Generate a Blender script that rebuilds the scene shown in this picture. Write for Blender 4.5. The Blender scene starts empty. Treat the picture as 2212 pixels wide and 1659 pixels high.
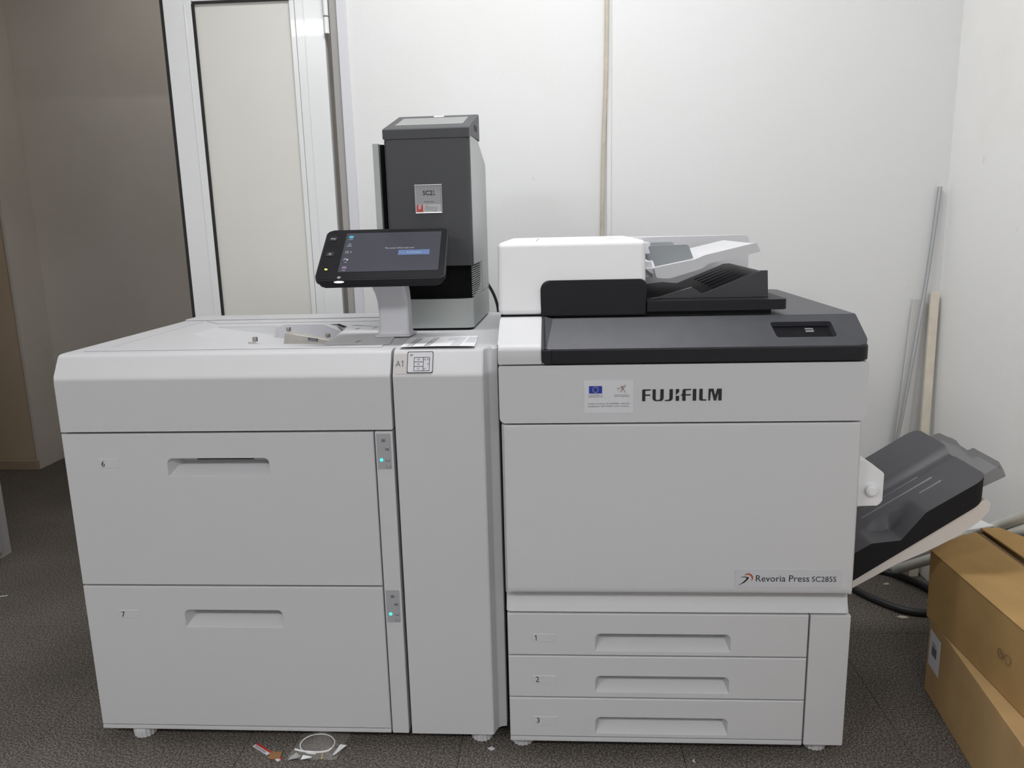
import bpy, bmesh, math, random
from mathutils import Vector, Matrix
random.seed(7)
sc = bpy.context.scene
COL = sc.collection
PI = math.pi

# ---------------------------------------------------------------- camera
cam_d = bpy.data.cameras.new('camera')
cam = bpy.data.objects.new('camera', cam_d); COL.objects.link(cam)
cam_d.sensor_fit = 'HORIZONTAL'; cam_d.sensor_width = 36.0; cam_d.lens = 27.505
cam_d.clip_start = 0.02; cam_d.clip_end = 60
yaw, pitch, roll = -0.0627, 0.2026, -0.0240
fwd = Vector((math.sin(yaw) * math.cos(pitch), math.cos(yaw) * math.cos(pitch), -math.sin(pitch)))
rgt = Vector((math.cos(yaw), -math.sin(yaw), 0)); upv = rgt.cross(fwd)
r2 = math.cos(roll) * rgt + math.sin(roll) * upv
u2 = -math.sin(roll) * rgt + math.cos(roll) * upv
m4 = Matrix((( r2.x, u2.x, -fwd.x, 0.126), (r2.y, u2.y, -fwd.y, -1.573), (r2.z, u2.z, -fwd.z, 1.182), (0, 0, 0, 1)))
cam.matrix_world = m4
sc.camera = cam
# ---------------------------------------------------------------- world, lights, exposure
sc.view_settings.view_transform = 'Standard'
sc.view_settings.look = 'None'
sc.view_settings.exposure = 0.0
sc.view_settings.gamma = 1.0
sc.view_settings.use_curve_mapping = False
w = bpy.data.worlds.new('world'); sc.world = w; w.use_nodes = True
w.node_tree.nodes['Background'].inputs[0].default_value = (0.8, 0.9, 1.0, 1)
w.node_tree.nodes['Background'].inputs[1].default_value = 0.0
CEIL = 2.75
LAMPS = [  # x, y, size x, size y, watts : fluorescent ceiling panels
    (0.05, 0.15, 1.2, 0.30, 23.0),
    (-1.80, -2.80, 1.2, 0.45, 42.0),
    (0.60, -3.00, 1.2, 0.45, 42.0),
]
for i, (x, y, sx, sy, p) in enumerate(LAMPS):
    ld = bpy.data.lights.new('ceiling_panel_light', 'AREA'); ld.shape = 'RECTANGLE'
    ld.size = sx; ld.size_y = sy; ld.energy = p; ld.color = (0.975, 0.985, 1.0)
    lo = bpy.data.objects.new('ceiling_panel_light', ld); COL.objects.link(lo)
    lo.location = (x, y, CEIL - 0.05)
hl = bpy.data.lights.new('hall_fill_light', 'AREA'); hl.shape = 'RECTANGLE'; hl.size = 0.5; hl.size_y = 0.3; hl.energy = 2.4; hl.color = (1.0, 0.97, 0.93)  # unseen fill lamp, added to brighten the dark room beyond the doorway
ho_ = bpy.data.objects.new('hall_fill_light', hl); COL.objects.link(ho_); ho_.location = (-1.6, 1.65, CEIL - 0.05)
sc.cycles.max_bounces = 8
sc.cycles.diffuse_bounces = 5
sc.cycles.sample_clamp_indirect = 4.0

# ---------------------------------------------------------------- materials
def mat(name, col, rough=0.5, metal=0.0, spec=0.5, emis=None, estr=0.0, alpha=1.0, trans=0.0, noise=0.0, nscale=40.0,
        bump=0.0, bscale=600.0, coat=0.0):
    m = bpy.data.materials.new(name); m.use_nodes = True
    nt = m.node_tree; b = nt.nodes['Principled BSDF']
    b.inputs['Base Color'].default_value = (*col, 1); b.inputs['Roughness'].default_value = rough
    b.inputs['Metallic'].default_value = metal; b.inputs['Specular IOR Level'].default_value = spec
    b.inputs['Alpha'].default_value = alpha; b.inputs['Transmission Weight'].default_value = trans
    b.inputs['Coat Weight'].default_value = coat
    if emis:
        b.inputs['Emission Color'].default_value = (*emis, 1); b.inputs['Emission Strength'].default_value = estr
    if noise or bump:
        g = nt.nodes.new('ShaderNodeNewGeometry')
    if noise:
        n = nt.nodes.new('ShaderNodeTexNoise'); n.inputs['Scale'].default_value = nscale; n.inputs['Detail'].default_value = 5
        nt.links.new(g.outputs['Position'], n.inputs['Vector'])
        r = nt.nodes.new('ShaderNodeMapRange'); r.inputs[1].default_value = 0.3; r.inputs[2].default_value = 0.7
        r.inputs[3].default_value = 1 - noise; r.inputs[4].default_value = 1 + noise
        nt.links.new(n.outputs['Fac'], r.inputs[0])
        mx = nt.nodes.new('ShaderNodeVectorMath'); mx.operation = 'SCALE'; mx.inputs[0].default_value = col
        nt.links.new(r.outputs[0], mx.inputs['Scale']); nt.links.new(mx.outputs[0], b.inputs['Base Color'])
    if bump:
        n2 = nt.nodes.new('ShaderNodeTexNoise'); n2.inputs['Scale'].default_value = bscale; n2.inputs['Detail'].default_value = 2
        nt.links.new(g.outputs['Position'], n2.inputs['Vector'])
        bp = nt.nodes.new('ShaderNodeBump'); bp.inputs['Strength'].default_value = bump; bp.inputs['Distance'].default_value = 0.001
        nt.links.new(n2.outputs['Fac'], bp.inputs['Height']); nt.links.new(bp.outputs[0], b.inputs['Normal'])
    return m

def wall_mat(name, col, stain, amount):
    m = bpy.data.materials.new(name); m.use_nodes = True; nt = m.node_tree; b = nt.nodes['Principled BSDF']
    b.inputs['Roughness'].default_value = 0.75; b.inputs['Specular IOR Level'].default_value = 0.25
    g = nt.nodes.new('ShaderNodeNewGeometry')
    n = nt.nodes.new('ShaderNodeTexNoise'); n.inputs['Scale'].default_value = 1.6; n.inputs['Detail'].default_value = 6; n.inputs['Roughness'].default_value = 0.6
    nt.links.new(g.outputs['Position'], n.inputs['Vector'])
    r = nt.nodes.new('ShaderNodeMapRange'); r.inputs[1].default_value = 0.48; r.inputs[2].default_value = 0.75; r.inputs[4].default_value = amount
    nt.links.new(n.outputs['Fac'], r.inputs[0])
    mx = nt.nodes.new('ShaderNodeMix'); mx.data_type = 'RGBA'
    mx.inputs[6].default_value = (*col, 1); mx.inputs[7].default_value = (*stain, 1)
    nt.links.new(r.outputs[0], mx.inputs[0])
    # small scuffs
    n3 = nt.nodes.new('ShaderNodeTexNoise'); n3.inputs['Scale'].default_value = 14; n3.inputs['Detail'].default_value = 3
    nt.links.new(g.outputs['Position'], n3.inputs['Vector'])
    r3 = nt.nodes.new('ShaderNodeMapRange'); r3.inputs[1].default_value = 0.74; r3.inputs[2].default_value = 0.80; r3.inputs[4].default_value = 0.35
    nt.links.new(n3.outputs['Fac'], r3.inputs[0])
    mx2 = nt.nodes.new('ShaderNodeMix'); mx2.data_type = 'RGBA'; mx2.inputs[7].default_value = (col[0] * .5, col[1] * .49, col[2] * .47, 1)
    nt.links.new(mx.outputs[2], mx2.inputs[6]); nt.links.new(r3.outputs[0], mx2.inputs[0])
    nt.links.new(mx2.outputs[2], b.inputs['Base Color'])
    n2 = nt.nodes.new('ShaderNodeTexNoise'); n2.inputs['Scale'].default_value = 120
    nt.links.new(g.outputs['Position'], n2.inputs['Vector'])
    bp = nt.nodes.new('ShaderNodeBump'); bp.inputs['Strength'].default_value = 0.12; bp.inputs['Distance'].default_value = 0.002
    nt.links.new(n2.outputs['Fac'], bp.inputs['Height']); nt.links.new(bp.outputs[0], b.inputs['Normal'])
    return m

def floor_mat(name, c1, c2, c3):
    m = bpy.data.materials.new(name); m.use_nodes = True; nt = m.node_tree; b = nt.nodes['Principled BSDF']
    b.inputs['Roughness'].default_value = 0.7; b.inputs['Specular IOR Level'].default_value = 0.25
    g = nt.nodes.new('ShaderNodeNewGeometry')
    v = nt.nodes.new('ShaderNodeTexNoise'); v.inputs['Scale'].default_value = 210; v.inputs['Detail'].default_value = 4; v.inputs['Roughness'].default_value = 0.75
    nt.links.new(g.outputs['Position'], v.inputs['Vector'])
    cr = nt.nodes.new('ShaderNodeValToRGB'); e = cr.color_ramp.elements
    e[0].position = 0.40; e[0].color = (*c1, 1); e[1].position = 0.50; e[1].color = (*c2, 1)
    x = cr.color_ramp.elements.new(0.60); x.color = (*c3, 1)
    nt.links.new(v.outputs['Fac'], cr.inputs[0])
    n = nt.nodes.new('ShaderNodeTexNoise'); n.inputs['Scale'].default_value = 2.2; n.inputs['Detail'].default_value = 5
    nt.links.new(g.outputs['Position'], n.inputs['Vector'])
    r = nt.nodes.new('ShaderNodeMapRange'); r.inputs[1].default_value = 0.3; r.inputs[2].default_value = 0.7; r.inputs[3].default_value = 0.8; r.inputs[4].default_value = 1.2
    nt.links.new(n.outputs['Fac'], r.inputs[0])
    mx = nt.nodes.new('ShaderNodeVectorMath'); mx.operation = 'SCALE'
    nt.links.new(cr.outputs[0], mx.inputs[0]); nt.links.new(r.outputs[0], mx.inputs['Scale']); nt.links.new(mx.outputs[0], b.inputs['Base Color'])
    bp = nt.nodes.new('ShaderNodeBump'); bp.inputs['Strength'].default_value = 0.10; bp.inputs['Distance'].default_value = 0.0008
    nt.links.new(v.outputs['Fac'], bp.inputs['Height']); nt.links.new(bp.outputs[0], b.inputs['Normal'])
    return m

M = {}
M['grey'] = mat('press_grey_plastic', (0.56, 0.56, 0.572), 0.5, bump=0.12, bscale=900)
M['shoulder'] = mat('press_offwhite_plastic', (0.56, 0.56, 0.57), 0.45, bump=0.08, bscale=900)
M['deck'] = mat('deck_plastic', (0.56, 0.56, 0.575), 0.5, bump=0.1, bscale=900)
M['inlet'] = mat('tray_white_plastic', (0.62, 0.62, 0.64), 0.45)
M['white'] = mat('press_white_plastic', (0.78, 0.78, 0.795), 0.42, bump=0.08, bscale=900)
M['recess'] = mat('recess_plastic', (0.56, 0.56, 0.60), 0.55)
M['seam'] = mat('dark_gap', (0.012, 0.012, 0.014), 0.8, spec=0.1)
M['black'] = mat('black_plastic', (0.011, 0.011, 0.014), 0.5, spec=0.3, bump=0.15, bscale=1500)
M['blackm'] = mat('black_matte', (0.012, 0.012, 0.014), 0.7, spec=0.25)
M['console'] = mat('console_sheen_black', (0.044, 0.045, 0.054), 0.36, bump=0.2, bscale=1500, noise=0.10, nscale=25)  # black plastic lifted to grey: ceiling sheen put into the base colour
M['tray'] = mat('tray_black', (0.060, 0.060, 0.066), 0.45, bump=0.15, bscale=1500)
M['smoke'] = mat('smoky_plastic', (0.13, 0.125, 0.13), 0.25, alpha=0.85)
M['ribgrey'] = mat('rib_grey', (0.16, 0.16, 0.17), 0.35)
M['towerdark'] = mat('tower_anthracite', (0.052, 0.053, 0.058), 0.5, bump=0.1, bscale=1500)
M['towergrey'] = mat('tower_silver', (0.42, 0.44, 0.43), 0.45, metal=0.0)
M['towerwin'] = mat('tower_window', (0.20, 0.21, 0.205), 0.25)
M['mesh'] = mat('black_mesh', (0.008, 0.008, 0.009), 0.8, spec=0.1, bump=0.6, bscale=400)
M['chrome'] = mat('chrome', (0.75, 0.75, 0.76), 0.22, metal=1.0)
M['rim'] = mat('plate_rim_metal', (0.48, 0.48, 0.50), 0.4, metal=0.6)
M['steel'] = mat('brushed_steel', (0.62, 0.59, 0.55), 0.38, metal=0.85, noise=0.06, nscale=60)
M['knob'] = mat('knob_steel', (0.40, 0.38, 0.35), 0.3, metal=0.9)
M['ink'] = mat('black_ink', (0.012, 0.012, 0.016), 0.5)
M['greyink'] = mat('grey_ink', (0.10, 0.10, 0.11), 0.6)
M['paper'] = mat('white_paper', (0.78, 0.78, 0.80), 0.7, spec=0.2)
M['sticker'] = mat('white_sticker', (0.63, 0.63, 0.66), 0.45)
M['badge'] = mat('badge_film', (0.53, 0.53, 0.555), 0.4)
M['plate'] = mat('plate_silver', (0.34, 0.34, 0.36), 0.4, metal=0.3)
M['platelight'] = mat('plate_pale', (0.50, 0.50, 0.50), 0.4, metal=0.2)
M['red'] = mat('red_print', (0.55, 0.035, 0.03), 0.4)
M['orange'] = mat('orange_red_print', (0.42, 0.06, 0.02), 0.5)
M['blue'] = mat('flag_blue', (0.01, 0.035, 0.33), 0.45)
M['yellow'] = mat('flag_yellow', (0.75, 0.62, 0.12), 0.5)
M['green'] = mat('green_print', (0.10, 0.25, 0.10), 0.5)
M['beige'] = mat('label_beige', (0.46, 0.44, 0.43), 0.5)
M['ledpanel'] = mat('indicator_film', (0.36, 0.36, 0.38), 0.45)
M['cyan'] = mat('cyan_led', (0.1, 0.6, 0.5), 0.4, emis=(0.05, 1.0, 0.75), estr=1.1)
M['ledwhite'] = mat('white_led', (0.8, 0.8, 0.8), 0.4, emis=(0.95, 0.95, 1.0), estr=1.6)
M['ledyellow'] = mat('yellow_led', (0.5, 0.5, 0.1), 0.4, emis=(0.95, 0.88, 0.12), estr=0.9)
M['display'] = mat('display_dark', (0.01, 0.01, 0.012), 0.25, spec=0.3, emis=(0.050, 0.051, 0.070), estr=0.9)
M['dispblue'] = mat('display_blue', (0.01, 0.01, 0.02), 0.3, emis=(0.10, 0.18, 0.36), estr=1.0)
M['dispcyan'] = mat('display_cyan', (0.01, 0.02, 0.03), 0.3, emis=(0.06, 0.36, 0.58), estr=1.0)
M['disppink'] = mat('display_pink', (0.02, 0.01, 0.02), 0.3, emis=(0.24, 0.14, 0.26), estr=1.0)
M['disptext'] = mat('display_text', (0.02, 0.02, 0.02), 0.3, emis=(0.42, 0.44, 0.52), estr=1.0)
M['icon'] = mat('key_icon', (0.55, 0.55, 0.56), 0.4)
M['glossblack'] = mat('gloss_black', (0.008, 0.008, 0.010), 0.3, spec=0.15)
M['guide'] = mat('guide_grey', (0.26, 0.28, 0.29), 0.4)
M['stand'] = mat('stand_white', (0.62, 0.62, 0.655), 0.45)
M['wall'] = wall_mat('white_painted_wall', (0.74, 0.74, 0.74), (0.70, 0.69, 0.665), 0.5)
M['wallr'] = wall_mat('white_painted_side_wall', (0.86, 0.855, 0.84), (0.78, 0.765, 0.73), 0.7)
M['farwall'] = wall_mat('grey_brown_wall', (0.66, 0.615, 0.565), (0.58, 0.53, 0.475), 0.6)
M['brown'] = wall_mat('brown_wall', (0.56, 0.45, 0.33), (0.50, 0.39, 0.27), 0.6)
M['ceil'] = wall_mat('ceiling_paint', (0.82, 0.82, 0.81), (0.78, 0.77, 0.75), 0.4)
M['floor'] = floor_mat('speckled_floor', (0.042, 0.037, 0.033), (0.103, 0.091, 0.081), (0.25, 0.222, 0.192))
M['joint'] = mat('tile_joint', (0.065, 0.058, 0.052), 0.9)
M['alu'] = mat('white_aluminium', (0.78, 0.785, 0.79), 0.22, coat=0.3)
M['panel'] = mat('cream_panel', (0.70, 0.69, 0.645), 0.4, noise=0.02, nscale=3)
M['gasket'] = mat('black_gasket', (0.015, 0.014, 0.014), 0.7)
M['reveal'] = mat('grey_reveal', (0.36, 0.35, 0.34), 0.7)
M['plaster'] = mat('grey_white_plaster', (0.66, 0.66, 0.69), 0.8)
M['skirt'] = mat('skirting_white', (0.62, 0.60, 0.57), 0.5)
M['skirtbrown'] = mat('skirting_brown', (0.42, 0.33, 0.24), 0.5)
M['card'] = mat('cardboard', (0.40, 0.255, 0.105), 0.85, spec=0.15, noise=0.10, nscale=9)
M['card2'] = mat('cardboard_pale', (0.43, 0.285, 0.135), 0.85, spec=0.15, noise=0.08, nscale=9)
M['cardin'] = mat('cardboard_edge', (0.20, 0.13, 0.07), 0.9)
M['pole'] = mat('galvanised_pole', (0.45, 0.46, 0.47), 0.4, metal=0.6)
M['cream'] = mat('cream_batten', (0.68, 0.62, 0.52), 0.6, noise=0.06, nscale=30)
M['paleg'] = mat('pale_grey_strip', (0.60, 0.59, 0.57), 0.6)
M['tube'] = mat('grey_white_tube', (0.56, 0.55, 0.50), 0.5, noise=0.05, nscale=20)
M['cable'] = mat('black_cable', (0.03, 0.03, 0.032), 0.5)
M['wirecream'] = mat('old_wire', (0.52, 0.47, 0.38), 0.6, noise=0.1, nscale=30)
M['bag'] = mat('clear_film', (0.75, 0.72, 0.68), 0.15, alpha=0.16)
M['flake'] = mat('pale_flake', (0.55, 0.50, 0.40), 0.8)
M['amber'] = mat('amber_scrap', (0.30, 0.15, 0.06), 0.6)
M['underside'] = mat('tray_shell_white', (0.66, 0.62, 0.59), 0.5)
M['lampface'] = mat('lamp_diffuser', (0.9, 0.9, 0.9), 0.5, emis=(1, 0.985, 0.96), estr=3.0)

# ---------------------------------------------------------------- helpers
WORLD = {}
def link(o, parent, origin):
    pw = WORLD.get(parent.name, Vector((0, 0, 0))) if parent else Vector((0, 0, 0))
    COL.objects.link(o)
    if parent: o.parent = parent
    o.location = origin - pw
    WORLD[o.name] = origin.copy()
    return o
def obj(name, bm, m, parent=None, label=None, smooth=40, xf=None):
    bmesh.ops.recalc_face_normals(bm, faces=bm.faces[:])
    if xf: bmesh.ops.transform(bm, matrix=xf, verts=bm.verts[:])
    me = bpy.data.meshes.new(name); bm.to_mesh(me); bm.free()
    return obj_me(name, me, m, parent, label, smooth)
def obj_me(name, me, m, parent=None, label=None, smooth=40):
    vs = me.vertices
    xs = [v.co.x for v in vs]; ys = [v.co.y for v in vs]; zs = [v.co.z for v in vs]
    org = Vector(((min(xs) + max(xs)) / 2, (min(ys) + max(ys)) / 2, min(zs)))
    me.transform(Matrix.Translation(-org))
    if smooth and len(me.polygons):
        me.polygons.foreach_set('use_smooth', [True] * len(me.polygons))
        me.set_sharp_from_angle(angle=math.radians(smooth))
    ms = m if isinstance(m, (list, tuple)) else [m]
    for x in ms: me.materials.append(M[x] if isinstance(x, str) else x)
    o = bpy.data.objects.new(name, me)
    link(o, parent, org)
    if smooth and len(me.polygons) < 6000:
        wn = o.modifiers.new('weighted_normals', 'WEIGHTED_NORMAL'); wn.keep_sharp = True; wn.weight = 80
    if label: o['label'] = label
    return o
def thing(name, label, cat, loc, group=None):
    o = bpy.data.objects.new(name, None); o.empty_display_size = 0.05
    link(o, None, Vector(loc)); o['label'] = label; o['category'] = cat
    if group: o['group'] = group
    return o
def tag(o, label, cat, group=None):
    o['label'] = label; o['category'] = cat
    if group: o['group'] = group
    return o
def struct(o):
    o['kind'] = 'structure'; return o
def copy_to(o, d, parent=None):
    c = o.copy(); COL.objects.link(c); c.location = o.location + Vector(d)
    if parent: c.parent = parent
    WORLD[c.name] = WORLD[o.name] + Vector(d)
    return c
def box(bm, x0, x1, y0, y1, z0, z1):
    vs = [bm.verts.new((x, y, z)) for x in (x0, x1) for y in (y0, y1) for z in (z0, z1)]
    fs = []
    for f in ((0, 1, 3, 2), (4, 6, 7, 5), (0, 4, 5, 1), (2, 3, 7, 6), (0, 2, 6, 4), (1, 5, 7, 3)):
        fs.append(bm.faces.new([vs[i] for i in f]))
    return vs, fs
def bevel(bm, r, seg=2, edges=None):
    bmesh.ops.bevel(bm, geom=edges if edges is not None else bm.edges[:], offset=r, segments=seg, profile=0.5, affect='EDGES', clamp_overlap=True)
def bx(x0, x1, y0, y1, z0, z1, r=0.0, seg=2):
    bm = bmesh.new(); box(bm, x0, x1, y0, y1, z0, z1)
    if r: bevel(bm, r, seg)
    return bm
def rpoly(pts, rads, n=6):
    out = []; k = len(pts)
    for i in range(k):
        r = rads[i] if isinstance(rads, (list, tuple)) else rads
        p = Vector(pts[i]); a = Vector(pts[i - 1]) - p; b = Vector(pts[(i + 1) % k]) - p
        if r <= 0 or a.length < 1e-9 or b.length < 1e-9: out.append(tuple(p)); continue
        an = a.angle(b); t = min(r / math.tan(an / 2), a.length * .49, b.length * .49); rr = t * math.tan(an / 2)
        a.normalize(); b.normalize()
        c = p + (a + b).normalized() * (rr / math.sin(an / 2))
        s = p + a * t - c; e = p + b * t - c
        for j in range(n + 1):
            f = j / n; v = s.lerp(e, f).normalized() * rr
            q = c + v; out.append((q.x, q.y))
    return out
def to3(p, axis, d):
    if axis == 'y': return (p[0], d, p[1])
    if axis == 'x': return (d, p[0], p[1])
    return (p[0], p[1], d)
def prism(poly, axis, a, b, r=0.0, seg=2, bm=None):
    bm = bm or bmesh.new()
    A = [bm.verts.new(to3(p, axis, a)) for p in poly]; B = [bm.verts.new(to3(p, axis, b)) for p in poly]
    n = len(poly); e0 = len(bm.edges)
    f1 = bm.faces.new(A); f2 = bm.faces.new(B[::-1])
    for i in range(n): bm.faces.new((A[i], A[(i + 1) % n], B[(i + 1) % n], B[i]))
    if r:
        eds = list(set(list(f1.edges) + list(f2.edges)))
        bevel(bm, r, seg, eds)
    return bm
def tube(bm, path, r, n=10, cap=True):
    P = [Vector(p) for p in path]; rings = []
    up = Vector((0, 0, 1))
    for i, p in enumerate(P):
        t = (P[min(i + 1, len(P) - 1)] - P[max(i - 1, 0)]).normalized()
        a = t.cross(up)
        if a.length < 1e-3: a = t.cross(Vector((0, 1, 0)))
        a.normalize(); b = t.cross(a).normalized()
        rr = r[i] if isinstance(r, (list, tuple)) else r
        rings.append([bm.verts.new(p + (a * math.cos(k * 2 * PI / n) + b * math.sin(k * 2 * PI / n)) * rr) for k in range(n)])
    for i in range(len(rings) - 1):
        for k in range(n): bm.faces.new((rings[i][k], rings[i][(k + 1) % n], rings[i + 1][(k + 1) % n], rings[i + 1][k]))
    if cap: bm.faces.new(rings[0]); bm.faces.new(rings[-1][::-1])
    return bm
def spline(pts, n=8):
    P = [Vector(p) for p in pts]; P = [P[0] * 2 - P[1]] + P + [P[-1] * 2 - P[-2]]; out = []
    for i in range(1, len(P) - 2):
        for j in range(n):
            t = j / n; a, b, c, d = P[i - 1], P[i], P[i + 1], P[i + 2]
            out.append(0.5 * ((2 * b) + (c - a) * t + (2 * a - 5 * b + 4 * c - d) * t * t + (3 * b - a - 3 * c + d) * t ** 3))
    out.append(P[-2]); return out
def cyl(c, axis, r, h, n=24, bev=0.0, r2=None):
    bm = bmesh.new()
    bmesh.ops.create_cone(bm, cap_ends=True, segments=n, radius1=r, radius2=r if r2 is None else r2, depth=h)
    if bev:
        bevel(bm, bev, 2, [e for e in bm.edges if any(len(f.verts) > 4 for f in e.link_faces)])
    rot = {'z': Matrix(), 'y': Matrix.Rotation(PI / 2, 4, 'X'), 'x': Matrix.Rotation(PI / 2, 4, 'Y')}[axis]
    bmesh.ops.transform(bm, matrix=Matrix.Translation(c) @ rot, verts=bm.verts[:])
    return bm
def frame(o, r, u):
    r = Vector(r).normalized(); u = Vector(u).normalized(); n = r.cross(u)
    return Matrix(((r.x, u.x, n.x, o[0]), (r.y, u.y, n.y, o[1]), (r.z, u.z, n.z, o[2]), (0, 0, 0, 1)))
TEXTS = []
def text(name, s, size, xf, m, parent, align='LEFT', width=None, thick=0.0, bold=0.0, label=None, shear=0.0):
    cu = bpy.data.curves.new('t', 'FONT'); cu.body = s; cu.fill_mode = 'BOTH' if s.isascii() else 'NONE'; cu.size = 1.0; cu.align_x = align; cu.extrude = thick / size
    cu.offset = bold / size; xf = xf @ Matrix.Scale(size, 4); width = width / size if width else None; cu.resolution_u = 3; cu.shear = shear
    o = bpy.data.objects.new('t', cu); COL.objects.link(o)
    TEXTS.append((name, o, xf, m, parent, width, label))
def fill_outlines(me):
    '''glyph outlines that overlap are filled one outer contour at a time, with the holes that lie inside it'''
    V = [v.co.copy() for v in me.vertices]; nb = {}
    for e in me.edges:
        nb.setdefault(e.vertices[0], []).append(e.vertices[1]); nb.setdefault(e.vertices[1], []).append(e.vertices[0])
    seen = set(); loops = []
    for i in range(len(V)):
        if i in seen or len(nb.get(i, ())) != 2: continue
        lp = [i]; seen.add(i); prev, cur = i, min(nb[i])
        while cur != i and cur not in seen:
            seen.add(cur); lp.append(cur); nx_ = [q for q in nb[cur] if q != prev]
            prev, cur = cur, (nx_[0] if nx_ else i)
        if len(lp) > 2: loops.append([V[q] for q in lp])
    area = lambda L_: sum(a.x * b.y - b.x * a.y for a, b in zip(L_, L_[1:] + L_[:1])) / 2
    def inside(p, L_):
        c = False
        for a, b in zip(L_, L_[1:] + L_[:1]):
            if (a.y > p.y) != (b.y > p.y) and p.x < (b.x - a.x) * (p.y - a.y) / (b.y - a.y) + a.x: c = not c
        return c
    holes = [h for h in loops if any(L_ is not h and area(L_) * area(h) < 0 and abs(area(L_)) > abs(area(h)) and all(inside(p, L_) for p in h) for L_ in loops)]
    outs = [L_ for L_ in loops if not any(L_ is h for h in holes)]
    bm = bmesh.new()
    for L_ in outs:
        es = []
        for R in [L_] + [h for h in holes if inside(h[0], L_) and abs(area(h)) < abs(area(L_))]:
            vs = [bm.verts.new(p) for p in R]
            es += [bm.edges.new((vs[q], vs[(q + 1) % len(vs)])) for q in range(len(vs))]
        bmesh.ops.triangle_fill(bm, use_beauty=True, use_dissolve=False, edges=es)
    out = bpy.data.meshes.new('t'); bm.to_mesh(out); bm.free(); return out
def flush_text():
    bpy.context.view_layer.update(); dg = bpy.context.evaluated_depsgraph_get()
    done = []
    for name, o, xf, m, parent, width, label in TEXTS:
        me = bpy.data.meshes.new_from_object(o.evaluated_get(dg)); me.materials.clear()
        if o.data.fill_mode == 'NONE': me = fill_outlines(me)
        if width:
            xs = [v.co.x for v in me.vertices]; k = width / (max(xs) - min(xs)); c = min(xs) if o.data.align_x == 'LEFT' else (max(xs) + min(xs)) / 2
            for v in me.vertices: v.co.x = (v.co.x - c) * k + (0 if o.data.align_x == 'LEFT' else 0)
        me.transform(xf); me.name = name
        done.append((name, me, m, parent, label))
    for name, o, *_ in TEXTS:
        cu = o.data; bpy.data.objects.remove(o); bpy.data.curves.remove(cu)
    TEXTS.clear()
    for name, me, m, parent, label in done: obj_me(name, me, m, parent, label, smooth=0)
def FR(x, z, y):          # a frame on a front face: text runs along +X, up is +Z, at depth y
    return frame((x, y, z), (1, 0, 0), (0, 0, 1))
def flat(polys, xf, h=0.0004):
    """thin raised shapes in the frame's own plane"""
    bm = bmesh.new()
    for p in polys: prism(p, 'z', 0.0, h, bm=bm)
    bmesh.ops.recalc_face_normals(bm, faces=bm.faces[:])
    bmesh.ops.transform(bm, matrix=xf, verts=bm.verts[:]); return bm
def rect(x0, y0, x1, y1): return [(x0, y0), (x1, y0), (x1, y1), (x0, y1)]

# drawer front with a finger pocket; outer outline in (x,z)
def pocket_front(outer, y, yb, pk=None, ch=0.0018, depth=0.030):
    bm = bmesh.new()
    cx = sum(p[0] for p in outer) / len(outer); cz = sum(p[1] for p in outer) / len(outer)
    def inset(p):
        return (p[0] + (ch if p[0] < cx else -ch), p[1] + (ch if p[1] < cz else -ch))
    O = [bm.verts.new((p[0], y + ch, p[1])) for p in outer]
    I = [bm.verts.new((inset(p)[0], y, inset(p)[1])) for p in outer]
    B = [bm.verts.new((p[0], yb, p[1])) for p in outer]
    n = len(outer)
    for i in range(n):
        j = (i + 1) % n
        bm.faces.new((I[i], I[j], O[j], O[i])); bm.faces.new((O[i], O[j], B[j], B[i]))
    if not pk: bm.faces.new(B)
    edges = [bm.edges.get((I[i], I[(i + 1) % n])) for i in range(n)]
    if pk:
        x0, x1, z0, z1 = pk; h = z1 - z0
        hole = rpoly([(x0, z0), (x1, z0), (x1, z1), (x0, z1)], [0.0015, 0.0015, 0.012, 0.012], 5)
        H = [bm.verts.new((p[0], y, p[1])) for p in hole]
        k = len(H)
        H2 = [bm.verts.new((p[0], y + 0.001, p[1])) for p in [(x0 + (q[0] - x0) * (x1 - x0 - .002) / (x1 - x0) + .001, z0 + (q[1] - z0) * (h - .002) / h + .001) for q in hole]]
        T = []
        for p in hole:
            fx = (p[0] - x0) / (x1 - x0); fz = (p[1] - z0) / h
            T.append(bm.verts.new((x0 + .016 + fx * (x1 - x0 - .028), y + depth, z0 + h * 0.60 + fz * (h * 0.37))))
        for i in range(k):
            j = (i + 1) % k
            bm.faces.new((H[i], H[j], H2[j], H2[i]))
            bm.faces.new((H2[i], H2[j], T[j], T[i]))
        bm.faces.new(T)
        edges += [bm.edges.get((H[i], H[(i + 1) % k])) for i in range(k)]
    bmesh.ops.triangle_fill(bm, use_beauty=True, use_dissolve=False, edges=edges)
    return bm
ONE = [(0.30, 0.0), (0.42, 0.0), (0.42, 1.0), (0.32, 1.0), (0.08, 0.84), (0.08, 0.72), (0.30, 0.86)]
def one(h, wd=0.62, foot=False):
    p = [(x * h * wd * 1.4, y * h) for x, y in ONE]
    if foot: return [p, rect(0.05 * h, 0, 0.62 * h, 0.11 * h)]
    return [p]
def number_plate(x0, x1, z0, z1, y, s, parent):
    bm = pocket_front(rect(x0, z0, x1, z1), y - 0.0008, y + 0.001, ch=0.0007)
    o = obj('number_plate', bm, 'grey', parent)
    if s == '1': obj('number', flat(one(0.0128), FR(x0 + 0.0055, z0 + 0.0035, y - 0.0012), 0.0003), 'ink', o, smooth=0)
    else: text('number', s, 0.0185, FR(x0 + 0.006, z0 + 0.0035, y - 0.0011), 'ink', o)
    return o
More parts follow.
